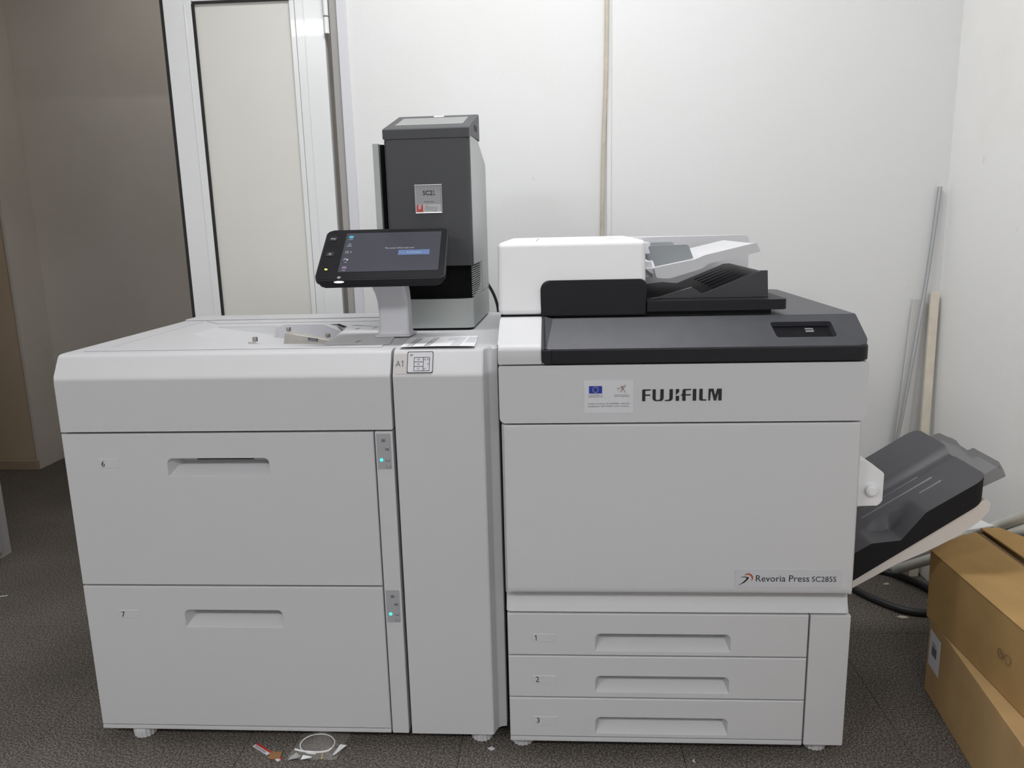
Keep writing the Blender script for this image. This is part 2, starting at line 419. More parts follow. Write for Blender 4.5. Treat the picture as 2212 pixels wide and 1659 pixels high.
def foot_bm(cx, cy):
    bm = bmesh.new(); n = 64; prof = [(0.0, 0.018), (0.002, 0.024), (0.018, 0.026), (0.024, 0.024), (0.032, 0.018)]
    rings = []
    for z, r in prof:
        ring = []
        for k in range(n):
            rr = r * (1.0 + (0.045 if k % 4 in (0, 1) else -0.03)) if 0.001 < z < 0.025 else r
            ring.append(bm.verts.new((cx + rr * math.cos(k * 2 * PI / n), cy + rr * math.sin(k * 2 * PI / n), z)))
        rings.append(ring)
    for i in range(len(rings) - 1):
        for k in range(n): bm.faces.new((rings[i][k], rings[i][(k + 1) % n], rings[i + 1][(k + 1) % n], rings[i + 1][k]))
    bm.faces.new(rings[0]); bm.faces.new(rings[-1]); return bm

# ================================================================= SETTING
floor = struct(obj('floor', bx(-3.5, 1.45, -5.1, 2.5, -0.12, -0.004), 'joint', smooth=0))
TX, TY = 0.506, 0.4725
tile_bm = bx(0, TX - 0.0010, 0, TY - 0.0010, -0.0045, 0.0, 0.0006, 1)
t0 = None
for i in range(-9, 5):
    for j in range(-4, 6):
        x = -1.133 + 0.506 * i + 0.506 * 0; y = 0.075 + j * TY
        x = 0.900 + (i - 4) * TX + 0.0
        if x < -3.6 or x > 1.40 or y > 2.4: continue
        if t0 is None:
            t0 = obj('tile', tile_bm, 'floor', floor, smooth=0); base = WORLD[t0.name].copy()
            t0.location += Vector((x, y, 0)); WORLD[t0.name] += Vector((x, y, 0)); off0 = Vector((x, y, 0))
        else:
            copy_to(t0, Vector((x, y, 0)) - off0, floor)
struct(obj('ceiling', bx(-3.5, 1.45, -5.1, 2.5, CEIL, CEIL + 0.1), 'ceil', smooth=0))
bm = bx(-0.555, 1.45, 1.01, 1.11, 0, CEIL); box(bm, -1.99, -0.555, 1.01, 1.11, 2.08, CEIL); box(bm, -3.4, -1.99, 1.01, 1.11, 0, CEIL)
struct(obj('wall_back', bm, 'wall', smooth=0))
struct(obj('wall_right', bx(1.338, 1.45, -5.0, 1.01, 0, CEIL), 'wallr', smooth=0))
struct(obj('wall_left', bx(-3.5, -3.4, -5.0, 2.365, 0, CEIL), 'wall', smooth=0))
struct(obj('wall_front', bx(-3.5, 1.45, -5.1, -5.0, 0, CEIL), 'wall', smooth=0))
struct(obj('wall_far', bx(-3.5, 1.45, 2.365, 2.5, 0, CEIL), 'farwall', smooth=0))
struct(obj('wall_hall', bx(-0.1, 0.0, 1.11, 2.365, 0, CEIL), 'farwall', smooth=0))
struct(obj('wall_pier', bx(-3.4, -2.560, 2.145, 2.365, 0, CEIL), ['brown'], smooth=0))
struct(obj('trim_pier', bx(-2.562, -2.548, 2.138, 2.364, 0, CEIL), 'farwall', smooth=0))
def skirting(name, x0, x1, y0, y1, h, m):
    bm = bmesh.new(); box(bm, x0, x1, y0, y1, 0, h); bevel(bm, 0.004, 2)
    return struct(obj(name, bm, m))
skirting('baseboard_far', -2.545, -0.1, 2.345, 2.364, 0.062, 'skirtbrown')
skirting('baseboard_pier', -3.39, -2.548, 2.120, 2.137, 0.050, 'skirtbrown')
skirting('baseboard_back', 0.76, 1.30, 0.992, 1.0095, 0.07, 'skirt')
skirting('baseboard_right', 1.318, 1.3375, -4.9, 1.0, 0.075, 'skirt')
# frame of the double door
bm = bx(-0.5545, -0.525, 1.0015, 1.0095, 0, 2.10, 0.002); struct(obj('trim_plaster', bm, 'plaster'))
jamb = bmesh.new()
box(jamb, -0.578, -0.556, 1.0085, 1.10, 0, 2.08); box(jamb, -1.99, -1.966, 1.0085, 1.10, 0, 2.08); box(jamb, -1.965, -0.579, 1.03, 1.10, 2.055, 2.079)
struct(obj('door_frame', jamb, 'reveal', smooth=0))
# closed right leaf
leaf = struct(bpy.data.objects.new('door_1', None)); link(leaf, None, Vector((-0.85, 1.02, 0)))
Y0, Y1 = 1.008, 1.045
def bar(name, x0, x1, z0, z1, y0=Y0, y1=Y1, m='alu', r=0.0025, par=leaf):
    return obj(name, bx(x0, x1, y0, y1, z0, z1, r), m, par)
bar('stile', -1.108, -1.016, 0.01, 2.045); bar('stile', -0.688, -0.597, 0.01, 2.045)
bar('rail', -1.0155, -0.6885, 1.886, 2.045); bar('rail', -1.0155, -0.6885, 0.01, 0.13)
bar('panel', -1.011, -0.6885, 0.131, 1.880, 1.016, 1.030, 'panel', 0.0)
bar('gasket', -1.0158, -1.0085, 0.131, 1.8795, 1.0075, 1.0155, 'gasket', 0.0)
bar('gasket', -1.0082, -0.6885, 1.8795, 1.8855, 1.0075, 1.0155, 'gasket', 0.0)
bar('gasket', -1.1185, -1.1085, 0.01, 2.045, 1.010, 1.040, 'gasket', 0.0)
bar('bead', -0.7045, -0.6889, 0.131, 1.879, 1.0085, 1.0158, 'alu', 0.002)
bar('bead', -1.040, -1.0362, 0.131, 1.879, 1.0062, 1.0079, 'alu', 0.0006)
bar('bead', -0.660, -0.6565, 0.131, 2.04, 1.0062, 1.0079, 'alu', 0.0006)
for z0, z1 in ((1.775, 1.823), (1.827, 1.90)):
    obj('hinge', cyl((-0.5885, 1.003, (z0 + z1) / 2), 'z', 0.0085, z1 - z0, 16, 0.001), 'alu', leaf)
# open left leaf, swung into this room at the left edge of the picture
leaf2 = struct(bpy.data.objects.new('door_2', None)); link(leaf2, None, Vector((-1.87, 0.75, 0)))
d2 = Vector((0.10, -0.55, 0)); ang = math.atan2(d2.y, d2.x); L2 = 0.78
X2 = Matrix.Translation((-1.930, 0.985, 0)) @ Matrix.Rotation(ang, 4, 'Z')
for nm, a, b, z0, z1, t0_, t1_, m in (('stile', 0, .095, .015, 2.04, 0, .045, 'alu'), ('stile', L2 - .095, L2, .015, 2.04, 0, .045, 'alu'),
                                     ('rail', .0955, L2 - .0955, .015, .13, 0, .045, 'alu'), ('rail', .0955, L2 - .0955, 1.88, 2.04, 0, .045, 'alu'),
                                     ('panel', .0955, L2 - .0955, .131, 1.879, .015, .03, 'panel')):
    obj(nm, bx(a, b, -t1_, -t0_, z0, z1, 0.002), m, leaf2, xf=X2)
obj('weather_strip', bx(-0.062, -0.002, -0.04, -0.012, .03, 2.04, 0.001), 'reveal', leaf2, xf=X2)
# cable channel and old wire on the back wall
struct(obj('trim_cable_channel', bx(0.281, 0.2955, 1.0045, 1.0097, 0.0, CEIL, 0.0015), 'wall'))
wire = tube(bmesh.new(), spline([(0.284, 0.997, 2.74), (0.283, 0.9965, 2.2), (0.2815, 0.9965, 1.90), (0.279, 0.9965, 1.65), (0.2745, 0.9965, 1.52), (0.2695, 0.9965, 1.38), (0.2675, 0.9965, 1.25), (0.2655, 0.9965, 1.13), (0.263, 0.9965, 0.9), (0.262, 0.9965, 0.1)], 5), 0.006, 8)
tag(obj('wall_wire', wire, 'wirecream'), 'old cream cable hanging slightly bent down the white back wall', 'cable')
# lamps
for i, (x, y, sx, sy, p) in enumerate(LAMPS):
    t = thing('ceiling_lamp', ('flush ceiling light panel nearest the printers', 'flush ceiling light panel towards the left wall behind the photographer', 'flush ceiling light panel behind the photographer')[i], 'lamp', (x, y, CEIL - 0.045), 'ceiling light panels')
    obj('frame', bx(x - sx / 2 - .02, x + sx / 2 + .02, y - sy / 2 - .02, y + sy / 2 + .02, CEIL - .03, CEIL - .001, .004), 'alu', t)
    obj('diffuser', bx(x - sx / 2, x + sx / 2, y - sy / 2, y + sy / 2, CEIL - .042, CEIL - .031), 'lampface', t)

t = thing('ceiling_lamp', 'small dim ceiling light in the hall beyond the doorway', 'lamp', (-1.6, 1.65, CEIL - 0.045))  # casing for the added hall fill light, out of view
obj('frame', bx(-1.87, -1.33, 1.48, 1.82, CEIL - .03, CEIL - .001, .004), 'alu', t)
obj('diffuser', bx(-1.85, -1.35, 1.50, 1.80, CEIL - .042, CEIL - .031), 'lampface', t)

# ================================================================= MAIN PRESS
PR = thing('printer', 'large pale grey production printer with black console and three numbered paper drawers', 'printer', (0.37, 0.36, 0))
obj('cabinet_body', bx(0.006, 0.738, 0.0475, 0.70, 0.032, 0.895, 0.004), 'grey', PR)
obj('seam_backing', bx(0.010, 0.735, 0.0455, 0.0470, 0.036, 0.893), 'seam', PR)
# logo panel
P = rpoly(rect(0.0, 0.7745, 0.7415, 0.8955), [0.010, 0.010, 0.004, 0.004], 4)
lp = obj('logo_panel', prism(P, 'y', 0.0, 0.045, 0.0018, 2), 'grey', PR)
# front door with a recessed finger band along its lower edge
prof = [(0.045, 0.348), (0.004, 0.348), (0.0030, 0.3495), (0.0070, 0.3540), (0.0125, 0.361), (0.0170, 0.369), (0.0205, 0.379), (0.0225, 0.390), (0.0215, 0.3955), (0.0170, 0.3985), (0.0030, 0.3998), (-0.0070, 0.4010), (-0.0118, 0.4035), (-0.0138, 0.408), (-0.0145, 0.416), (-0.012, 0.48), (-0.001, 0.766), (0.0015, 0.7705), (0.045, 0.7705)]
bm = bmesh.new(); rings = []
N = 26
for k in range(N + 1):
    x = 0.003 + (0.7375 - 0.003) * (k / N if 3 < k < N - 3 else (k * 0.2 / N if k <= 3 else 1 - (N - k) * 0.2 / N))
    e = min(x - 0.003, 0.7375 - x); s = min(1.0, e / 0.010); s = math.sqrt(max(0.0, 1 - (1 - s) ** 2))
    rings.append([bm.verts.new((x, (y if y > 0.04 else 0.022 + (y - 0.022) * (0.66 + 0.34 * s)), z - (0.006 * (1 - min(1, e / 0.022)) ** 2 if 0.392 < z < 0.42 else 0))) for y, z in prof])
for k in range(N):
    for i in range(len(prof) - 1): bm.faces.new((rings[k][i], rings[k][i + 1], rings[k + 1][i + 1], rings[k + 1][i]))
bm.faces.new(rings[0]); bm.faces.new(rings[-1])
obj('front_door', bm, 'grey', PR, smooth=30)
# drawers 1-3
dz = [(0.2455, 0.3445), (0.1425, 0.2425), (0.0435, 0.1395)]
pz = [(0.256, 0.2985), (0.1555, 0.1965), (0.0525, 0.0945)]
nz = [(0.2775, 0.2965), (0.1765, 0.1955), (0.0745, 0.0935)]
for i in range(3):
    d = obj('drawer', pocket_front(rect(0.0045, dz[i][0], 0.6525, dz[i][1]), 0.001, 0.045, (0.196, 0.4895, *pz[i]), depth=0.040), 'grey', PR, smooth=25)
    zt = pz[i][1]
    hid = 0.040 * (1.18 - zt) / 1.62
    obj('grip_slot', bx(0.27, 0.405, 0.0398, 0.0408, zt - hid - 0.0030, zt - 0.004), 'seam', d)
    number_plate(0.0575, 0.1105, *nz[i], 0.001, str(i + 1), PR)
obj('base_strip', bx(0.0045, 0.6525, 0.0015, 0.045, 0.031, 0.0415, 0.0015), 'grey', PR)
obj('side_cabinet', bx(0.6560, 0.7410, 0.0015, 0.045, 0.031, 0.3445, 0.0025), 'grey', PR)
f0 = obj('foot', foot_bm(0.030, 0.048), 'grey', PR)
for x, y in ((0.694, 0.048), (0.030, 0.655), (0.694, 0.655)): copy_to(f0, (x - 0.030, y - 0.048, 0), PR)
# scanner level: white left shoulder, black console
sh = [(0.001, 0.8985), (0.0, 0.905), (0.0, 0.926), (0.004, 0.933), (0.012, 0.939), (0.088, 0.980), (0.096, 0.9835), (0.11, 0.9845), (0.70, 0.9845), (0.70, 0.8985)]
bm = prism(sh, 'x', -0.001, 0.0905, 0.0035, 3); obj('scanner_shoulder', bm, 'shoulder', PR, smooth=35)
rim = rpoly([(0.0862, 0.8985), (0.0862, 0.9862), (0.0945, 0.9862), (0.0945, 0.920), (0.110, 0.8985)], [0.016, 0, 0, 0.006, 0], 5)
rimp = [(-0.0020, 0.918), (-0.0020, 0.929), (0.011, 0.942), (0.088, 0.9835), (0.10, 0.9865), (0.705, 0.9865), (0.705, 0.918)]
obj('console_rim', prism(rimp, 'x', 0.0885, 0.0945, 0.0012, 2), 'black', PR, smooth=35)
# console: front lip, slope with a pocket for the ports, flat top
SL0 = Vector((0.0, 0.0035, 0.9285)); SL1 = Vector((0.0, 0.093, 0.9800)); sv = (SL1 - SL0).normalized(); sn = Vector((0, -sv.z, sv.y))
bm = bmesh.new()
cc = rpoly([(0.0885, 0.8985), (0.1100, 0.8985), (0.1100, 0.9275), (0.0885, 0.9275)], [0.0190, 0, 0, 0], 8)
obj('console_corner', prism(cc, 'y', -0.0035, 0.05, 0.001, 1), 'black', PR)
obj('shoulder_toe', bx(0.0906, 0.1095, 0.0005, 0.049, 0.8986, 0.9170), 'shoulder', PR)
low = rpoly([(0.1102, -0.0035), (0.7425, -0.0035), (0.7425, 0.70), (0.1102, 0.70)], [0.0, 0.022, 0.006, 0.0], 6)
obj('console_lip', prism(low, 'z', 0.8985, 0.9275, 0.002, 2, bm), 'black', PR)
def sp(x, s, d=0.0): return SL0 + sv * s + sn * d + Vector((x, 0, 0))
Ls = (SL1 - SL0).length
bm = bmesh.new()
outer = rpoly([(0.0995, 0.0), (0.7425, 0.0), (0.7425, Ls), (0.0995, Ls)], [0.004, 0.024, 0.004, 0.004], 6)
hole = rpoly([(0.5665, 0.0285), (0.6855, 0.0285), (0.6855, 0.080), (0.5615, 0.080)], 0.006, 4)
O = [bm.verts.new(sp(x, s)) for x, s in outer]
D = [bm.verts.new(Vector((x, sp(x, s).y, 0.926))) for x, s in outer]
H = [bm.verts.new(sp(x, s)) for x, s in hole]
hx = 0.624; hs = 0.054
K = [bm.verts.new(sp(hx + (x - hx) * .97, hs + (s - hs) * .93, -0.011)) for x, s in hole]
n = len(O)
for i in range(n): bm.faces.new((O[i], O[(i + 1) % n], D[(i + 1) % n], D[i]))
k = len(H)
for i in range(k): bm.faces.new((H[i], H[(i + 1) % k], K[(i + 1) % k], K[i]))
bm.faces.new(K)
bmesh.ops.triangle_fill(bm, use_beauty=True, use_dissolve=False, edges=[bm.edges.get((O[i], O[(i + 1) % n])) for i in range(n)] + [bm.edges.get((H[i], H[(i + 1) % k])) for i in range(k)])
con = obj('console', bm, 'console', PR, smooth=25)
XS = frame(sp(0, 0, 0), (1, 0, 0), sv)
obj('port_floor', flat([rpoly(rect(0.567, 0.031, 0.683, 0.078), 0.006, 4)], frame(sp(0, 0, -0.0108), (1, 0, 0), sv), 0.0006), 'glossblack', con)
obj('usb_port', flat([rect(0.632, 0.0565, 0.6475, 0.062), rect(0.632, 0.0650, 0.6475, 0.070), rect(0.6465, 0.0565, 0.6485, 0.070)], frame(sp(0, 0, -0.0101), (1, 0, 0), sv), 0.001), 'chrome', con)
# inner left cheek of the console (the slope rises into the rim)
bm = bmesh.new()
c = [(0.0, 0.0), (0.004, 0.0), (0.004, Ls)]
vs = [bm.verts.new(p) for p in (sp(0.0946, 0.0, 0.001), sp(0.0946, Ls, 0.002), sp(0.112, Ls, 0.0003), sp(0.0995, 0.0, 0.0003), sp(0.0946, Ls, 0.0065), sp(0.0946, 0.006, 0.0045))]
bm.faces.new((vs[0], vs[3], vs[2], vs[4], vs[5]));
obj('console_cheek', bm, 'console', con, smooth=0)
top = rpoly([(0.0955, 0.0935), (0.7425, 0.0935), (0.7425, 0.705), (0.0955, 0.705)], [0, 0.001, 0.02, 0], 5)
obj('console_top', prism(top, 'z', 0.926, 0.9805, 0.0012, 2), 'console', PR)
# ---- document feeder (parts of the printer)
bm = bmesh.new(); vs_, _ = box(bm, -0.005, 0.3105, 0.100, 0.60, 0.9880, 1.1420)
for v in vs_:
    if v.co.y < 0.2 and v.co.z > 1.0: v.co.y += 0.024
bevel(bm, 0.0115, 4)
adf = obj('document_feeder', bm, 'white', PR, smooth=60)
obj('feeder_seam', bx(0.0765, 0.0778, 0.16, 0.42, 1.1418, 1.1423), 'greyink', adf, smooth=0)
obj('feeder_seam', bx(0.236, 0.262, 0.26, 0.263, 1.1418, 1.1423), 'greyink', adf, smooth=0)
obj('feeder_emboss', prism(rpoly(rect(0.105, 0.22, 0.172, 0.34), 0.01, 4), 'z', 1.1415, 1.1422, 0.0002, 1), 'white', adf)
obj('lid_gap', bx(0.0, 0.30, 0.108, 0.59, 0.9846, 0.9879), 'seam', PR)
bl = rpoly([(0.0865, 0.9830), (0.3115, 0.9830), (0.3115, 1.0605), (0.0865, 1.0605)], [0, 0, 0.014, 0.019], 7)
obj('feeder_skirt', prism(bl, 'y', 0.0995, 0.58, 0.0045, 3), 'black', PR, smooth=50)
# platen lid with the exit tray on it
lid = rpoly([(0.312, 0.0985), (0.604, 0.0985), (0.604, 0.58), (0.312, 0.58)], [0.001, 0.012, 0.012, 0.001], 5)
obj('platen_lid', prism(lid, 'z', 0.9915, 1.0130, 0.003, 2), 'black', PR)
obj('lid_cushion', bx(0.10, 0.575, 0.115, 0.565, 0.9808, 0.9914), 'blackm', PR)
ew = [(0.320, 1.0132), (0.345, 1.0172), (0.413, 1.0380), (0.438, 1.0205), (0.552, 1.0655), (0.559, 1.0700), (0.574, 1.0700), (0.577, 1.0132)]
et = obj('exit_tray', prism(ew, 'y', 0.150, 0.162, 0.0012, 2), 'console', PR)
ew2 = [(0.320, 1.0132), (0.345, 1.0145), (0.400, 1.0205), (0.438, 1.0160), (0.545, 1.0600), (0.556, 1.0650), (0.572, 1.0660), (0.572, 1.0132)]
obj('tray_slope', prism(ew2, 'y', 0.1625, 0.53, 0.001, 1), 'black', et)
for q in range(6):
    y = 0.22 + q * 0.048
    bm = bmesh.new(); box(bm, 0.02, 0.095, y, y + 0.003, -0.001, 0.0012)
    a = math.atan2(0.042, 0.107)
    obj('tray_rib', bm, 'black', et, xf=Matrix.Translation((0.452, 0, 1.0228)) @ Matrix.Rotation(-a, 4, 'Y'))
obj('tray_foot_line', bx(0.505, 0.5765, 0.1478, 0.1492, 1.0142, 1.0158), 'tray', et)
# rear fence
fp = rpoly([(0.300, 0.9960), (0.632, 0.9960), (0.632, 1.1370), (0.300, 1.1390)], [0, 0.002, 0.010, 0], 5)
obj('rear_fence', prism(fp, 'y', 0.575, 0.605, 0.003, 2), 'inlet', PR)
obj('inlet_roof', bx(0.3108, 0.352, 0.40, 0.574, 1.10, 1.128, 0.003), 'recess', PR)
# inlet tray (white, rising to the right)
ip = rpoly([(0.3335, 1.0800), (0.3375, 1.0575), (0.3670, 1.0560), (0.4300, 1.0740), (0.4400, 1.0780), (0.4480, 1.0860), (0.5600, 1.1100), (0.5500, 1.1290), (0.4420, 1.1050), (0.4200, 1.0960)], [0.002, 0.004, 0.01, 0.01, 0.006, 0.01, 0.002, 0.002, 0.012, 0.012], 4)
it = obj('inlet_tray', prism(ip, 'y', 0.160, 0.172, 0.001, 2), 'inlet', PR)
ib = rpoly([(0.3120, 1.0790), (0.3350, 1.0620), (0.3670, 1.0620), (0.4400, 1.0840), (0.5590, 1.1120), (0.5500, 1.1270), (0.4420, 1.1030), (0.4200, 1.0940), (0.3350, 1.0780)], 0.002, 3)
obj('tray_bed', prism(ib, 'y', 0.1725, 0.50, 0.0012, 2), 'inlet', it)
obj('inlet_shelf', prism([(0.3112, 1.0570), (0.3330, 1.0570), (0.3320, 1.0880), (0.3290, 1.0920), (0.3112, 1.0930)], 'y', 0.19, 0.50, 0.001, 1), 'recess', it)
for y, ty, e in ((0.215, 0.222, 1), (0.452, 0.458, 0)):
    gp = rpoly([(0.3420, 1.0785), (0.4270, 1.0935 + 0.001), (0.4140, 1.1265), (0.3250, 1.1255)], [0.001, 0.001, 0.006, 0.004], 4)
    g = obj('paper_guide', prism(gp, 'y', y, ty, 0.0012, 2), 'guide', it)
# ---- lettering on the press
LOGO = FR(0.2930, 0.8195, -0.0004)
lw = 0.160 / 1091.0
def L(pts): return [((x - 872) * lw, (412 - y) * lw * 1.0) for x, y in pts]
def arc(cx, cy, rx, ry, a0, a1, n=7): return [(cx + rx * math.cos(math.radians(a0 + (a1 - a0) * k / n)), cy + ry * math.sin(math.radians(a0 + (a1 - a0) * k / n))) for k in range(n + 1)]
T_, B_ = 245, 412
polys = [
    L([(872, B_), (872, 262), (876, 251), (888, T_), (990, T_), (986, 261), (918, 263), (915, 270), (915, 318), (985, 318), (983, 335), (915, 335), (915, B_)]),
    L([(1015, T_), (1058, T_), (1058, 380)] + arc(1082, 378, 24, 20, 170, 80, 5)[1:] + [(1104, 396), (1118, 384), (1122, 370), (1122, T_), (1168, T_), (1168, 370)] + arc(1120, 372, 47, 41, 10, 90, 6) + [(1075, 413)] + arc(1066, 370, 51, 43, 95, 180, 6)),
    L([(1248, T_), (1293, T_), (1293, 372)] + arc(1246, 372, 46, 41, 8, 90, 6) + [(1183, 413), (1190, 398), (1228, 397), (1242, 391), (1248, 376)]),
    L([(1335, T_), (1380, T_), (1380, 285), (1335, 330)]),
    L([(1335, 341), (1380, 341), (1380, B_), (1335, B_)]),
    L([(1425, B_), (1425, 338), (1400, 336), (1425, 312), (1427, 262), (1434, 249), (1446, T_), (1546, T_), (1542, 261), (1476, 262), (1470, 270), (1470, 319), (1540, 319), (1537, 336), (1470, 336), (1470, B_)]),
    L(rect(1568, T_, 1615, B_)),
    L([(1657, T_), (1702, T_), (1702, 384), (1709, 394), (1757, 396), (1753, B_), (1682, B_), (1662, 404), (1657, 390)]),
    L([(1783, B_), (1783, T_), (1850, T_), (1874, 345), (1898, T_), (1963, T_), (1963, B_), (1918, B_), (1918, 290), (1888, B_), (1858, B_), (1826, 285), (1813, 285), (1806, B_)]),
]
obj('brand_lettering', flat(polys, LOGO, 0.0008), 'ink', PR, label='black bold brand lettering on the grey panel', smooth=0)
# funding sticker
SX, SZ = 0.1750, 0.7955
stk = obj('funding_sticker', flat([rect(0, 0, 0.0995, 0.0685)], FR(SX, SZ, -0.0002), 0.0003), 'sticker', PR, label='white rectangular sticker with a blue flag', smooth=0)
ys = -0.0007
obj('flag', flat([rect(0, 0, 0.0268, 0.0155)], FR(SX + 0.0098, SZ + 0.0410, ys), 0.0001), 'blue', stk, smooth=0)
stars = []
for q in range(12):
    cx = 0.0134 + 0.0055 * math.cos(q * PI / 6); cz = 0.00775 + 0.0055 * math.sin(q * PI / 6)
    stars.append([(cx + (0.0011 if k % 2 == 0 else 0.0005) * math.sin(k * PI / 5), cz + (0.0011 if k % 2 == 0 else 0.0005) * math.cos(k * PI / 5)) for k in range(10)])
obj('flag_stars', flat(stars, FR(SX + 0.0098, SZ + 0.0410, ys - 0.0002), 0.0001), 'yellow', stk, smooth=0)
EX, EZ = SX + 0.0670, SZ + 0.0420
def stroke(pts, w0): 
    out = []; n_ = len(pts)
    for i, (x, z) in enumerate(pts):
        a = Vector(pts[min(i + 1, n_ - 1)]) - Vector(pts[max(i - 1, 0)]); a.normalize(); f = w0 * (0.35 + 0.65 * math.sin(PI * (i + .6) / (n_ + .2)))
        out.append((x - a.y * f, z + a.x * f))
    back = []
    for i, (x, z) in reversed(list(enumerate(pts))):
        a = Vector(pts[min(i + 1, n_ - 1)]) - Vector(pts[max(i - 1, 0)]); a.normalize(); f = w0 * (0.35 + 0.65 * math.sin(PI * (i + .6) / (n_ + .2)))
        back.append((x + a.y * f, z - a.x * f))
    return out + back
u = 0.001
obj('emblem_strokes', flat([stroke([(6 * u, 0), (9 * u, 5 * u), (13 * u, 10 * u), (17 * u, 13 * u)], .0006), stroke([(5 * u, 9 * u), (10 * u, 12 * u), (18 * u, 16 * u)], .0006), stroke([(0, 9 * u), (4 * u, 10 * u)], .0006)], FR(EX, EZ, ys), 0.0001), 'ink', stk, smooth=0)
obj('emblem_strokes', flat([stroke([(8 * u, 15 * u), (11 * u, 9 * u), (18 * u, 0.2 * u)], .0006)], FR(EX, EZ, ys + .0001), 0.0001), 'orange', stk, smooth=0)
obj('emblem_strokes', flat([stroke([(11 * u, 0.5 * u), (13 * u, 3 * u), (15 * u, 0.3 * u)], .0007)], FR(EX, EZ, ys - .0001), 0.0001), 'yellow', stk, smooth=0)
obj('emblem_strokes', flat([stroke([(0.5 * u, 5 * u), (4 * u, 6 * u)], .0006)], FR(EX, EZ, ys - .0001), 0.0001), 'green', stk, smooth=0)
text('lettering', 'Съфинансирано от', 0.0034, FR(SX + 0.0235, SZ + 0.0365, ys), 'ink', stk, 'CENTER', 0.0300)
text('lettering', 'Европейския съюз', 0.0034, FR(SX + 0.0235, SZ + 0.0328, ys), 'ink', stk, 'CENTER', 0.0295)
text('lettering', 'КОНКУРЕНТОСПОСОБНОСТ И', 0.0026, FR(SX + 0.0770, SZ + 0.0365, ys), 'ink', stk, 'CENTER', 0.0310)
text('lettering', 'ИНОВАЦИИ В ПРЕДПРИЯТИЯТА', 0.0026, FR(SX + 0.0770, SZ + 0.0335, ys), 'ink', stk, 'CENTER', 0.0330)
text('lettering', 'Номер на проект: BG16RFPR001-1.004-0473', 0.0040, FR(SX + 0.0080, SZ + 0.0180, ys), 'ink', stk, 'LEFT', 0.0845)
text('lettering', 'Бенефициент: ДИГИТАЛНИ УСЛУГИ-3 ЕООД', 0.0040, FR(SX + 0.0080, SZ + 0.0125, ys), 'ink', stk, 'LEFT', 0.0825)
# model badge on the door
yd = -0.0150
bdg = obj('model_badge', flat([rpoly(rect(0, 0, 0.2195, 0.0400), 0.001, 2)], frame((0.4895, yd + 0.0004, 0.4165), (1, 0, 0), (0, 0.0394, 1)), 0.0010), 'badge', PR, label='long thin film badge at the lower corner of the door', smooth=0)
BF = frame((0.4895, yd - 0.0008, 0.4165), (1, 0, 0), (0, 0.0394, 1))
k_ = 0.2195 / 1680.0
def Q(pts): return [((x - 175) * k_, (465 - y) * k_ * 1.02) for x, y in pts]
obj('badge_swoosh', flat([Q([(255, 288), (330, 278), (392, 288), (396, 300), (378, 330), (330, 378), (225, 430), (300, 375), (350, 325), (362, 300), (330, 292)])], BF, 0.0003), 'ink', bdg, smooth=0)
obj('badge_arc', flat([Q([(322, 258), (350, 232), (395, 222), (440, 245), (464, 285), (458, 325), (438, 356), (442, 320), (436, 285), (412, 255), (375, 246)])], BF, 0.0003), 'orange', bdg, smooth=0)
text('badge_lettering', 'Revoria Press', 0.0205, BF @ Matrix.Translation((0.0435, 0.0140, 0.0003)), 'ink', bdg, 'LEFT', 0.1100)
text('badge_lettering', 'SC285S', 0.0165, BF @ Matrix.Translation((0.1590, 0.0140, 0.0003)), 'ink', bdg, 'LEFT', 0.0500)

# ---- output tray on the printer's right flank
br = rpoly([(0.7412, 0.573), (0.8030, 0.579), (0.8030, 0.650), (0.7640, 0.678), (0.7412, 0.682)], [0, 0.010, 0.004, 0.004, 0], 5)
bracket = obj('tray_bracket', prism(br, 'y', 0.040, 0.105, 0.004, 3), 'white', PR)
obj('bracket_knob', cyl((0.7765, 0.034, 0.6145), 'y', 0.0118, 0.014, 28, 0.002), 'white', bracket)
obj('knob_face', cyl((0.7765, 0.026, 0.6145), 'y', 0.0085, 0.003, 24, 0.001), 'white', bracket)
TXA, TXB, TYA, TYB = 0.7415, 1.072, 0.140, 0.505
def tray_z(x): return 0.4495 + 0.653 * (x - 0.829)
def sm(a, b, x):
    t = max(0.0, min(1.0, (x - a) / (b - a))); return t * t * (3 - 2 * t)
def tray_h(x, y):
    h = 0.0135 * sm(0.318, 0.352, y) - 0.0030 * sm(0.296, 0.300, y) * (1 - sm(0.318, 0.335, y))
    if 0.829 < x < 0.943:
        fl = 0.4495 + 0.12 * (x - 0.829) if x < 0.893 else 0.45718 + 1.33 * (x - 0.893)
        h -= max(0.0, tray_z(x) - fl) * (1 - max(0.0, min(1.0, (y - 0.206) / 0.022)))
    return h
bm = bmesh.new(); NX, NY = 84, 110; G = []
for i in range(NX + 1):
    row = []
    x = TXA + (TXB - TXA) * i / NX
    dxr = (TXB - x)
    ya, yb = TYA, TYB
    R = 0.028
    if dxr < R:
        c_ = R - math.sqrt(max(0, R * R - (R - dxr) ** 2)); ya += c_; yb -= c_
    for j in range(NY + 1):
        y = ya + (yb - ya) * j / NY
        row.append(bm.verts.new((x, y, tray_z(x) + tray_h(x, y))))
    G.append(row)
for i in range(NX):
    for j in range(NY): bm.faces.new((G[i][j], G[i + 1][j], G[i + 1][j + 1], G[i][j + 1]))
ot = obj('output_tray', bm, 'tray', PR, label='black ribbed output tray sloping up beside the printer', smooth=50)
bm = bmesh.new()
def side(path, z1f, drop):
    up_ = [bm.verts.new((x, y, z1f(x, y))) for x, y in path]
    lo_ = [bm.verts.new((x - 0.012 * 0, y, tray_z(x) - drop(x))) for x, y in path]
    for i in range(len(path) - 1): bm.faces.new((up_[i], up_[i + 1], lo_[i + 1], lo_[i]))
    return lo_
path = []
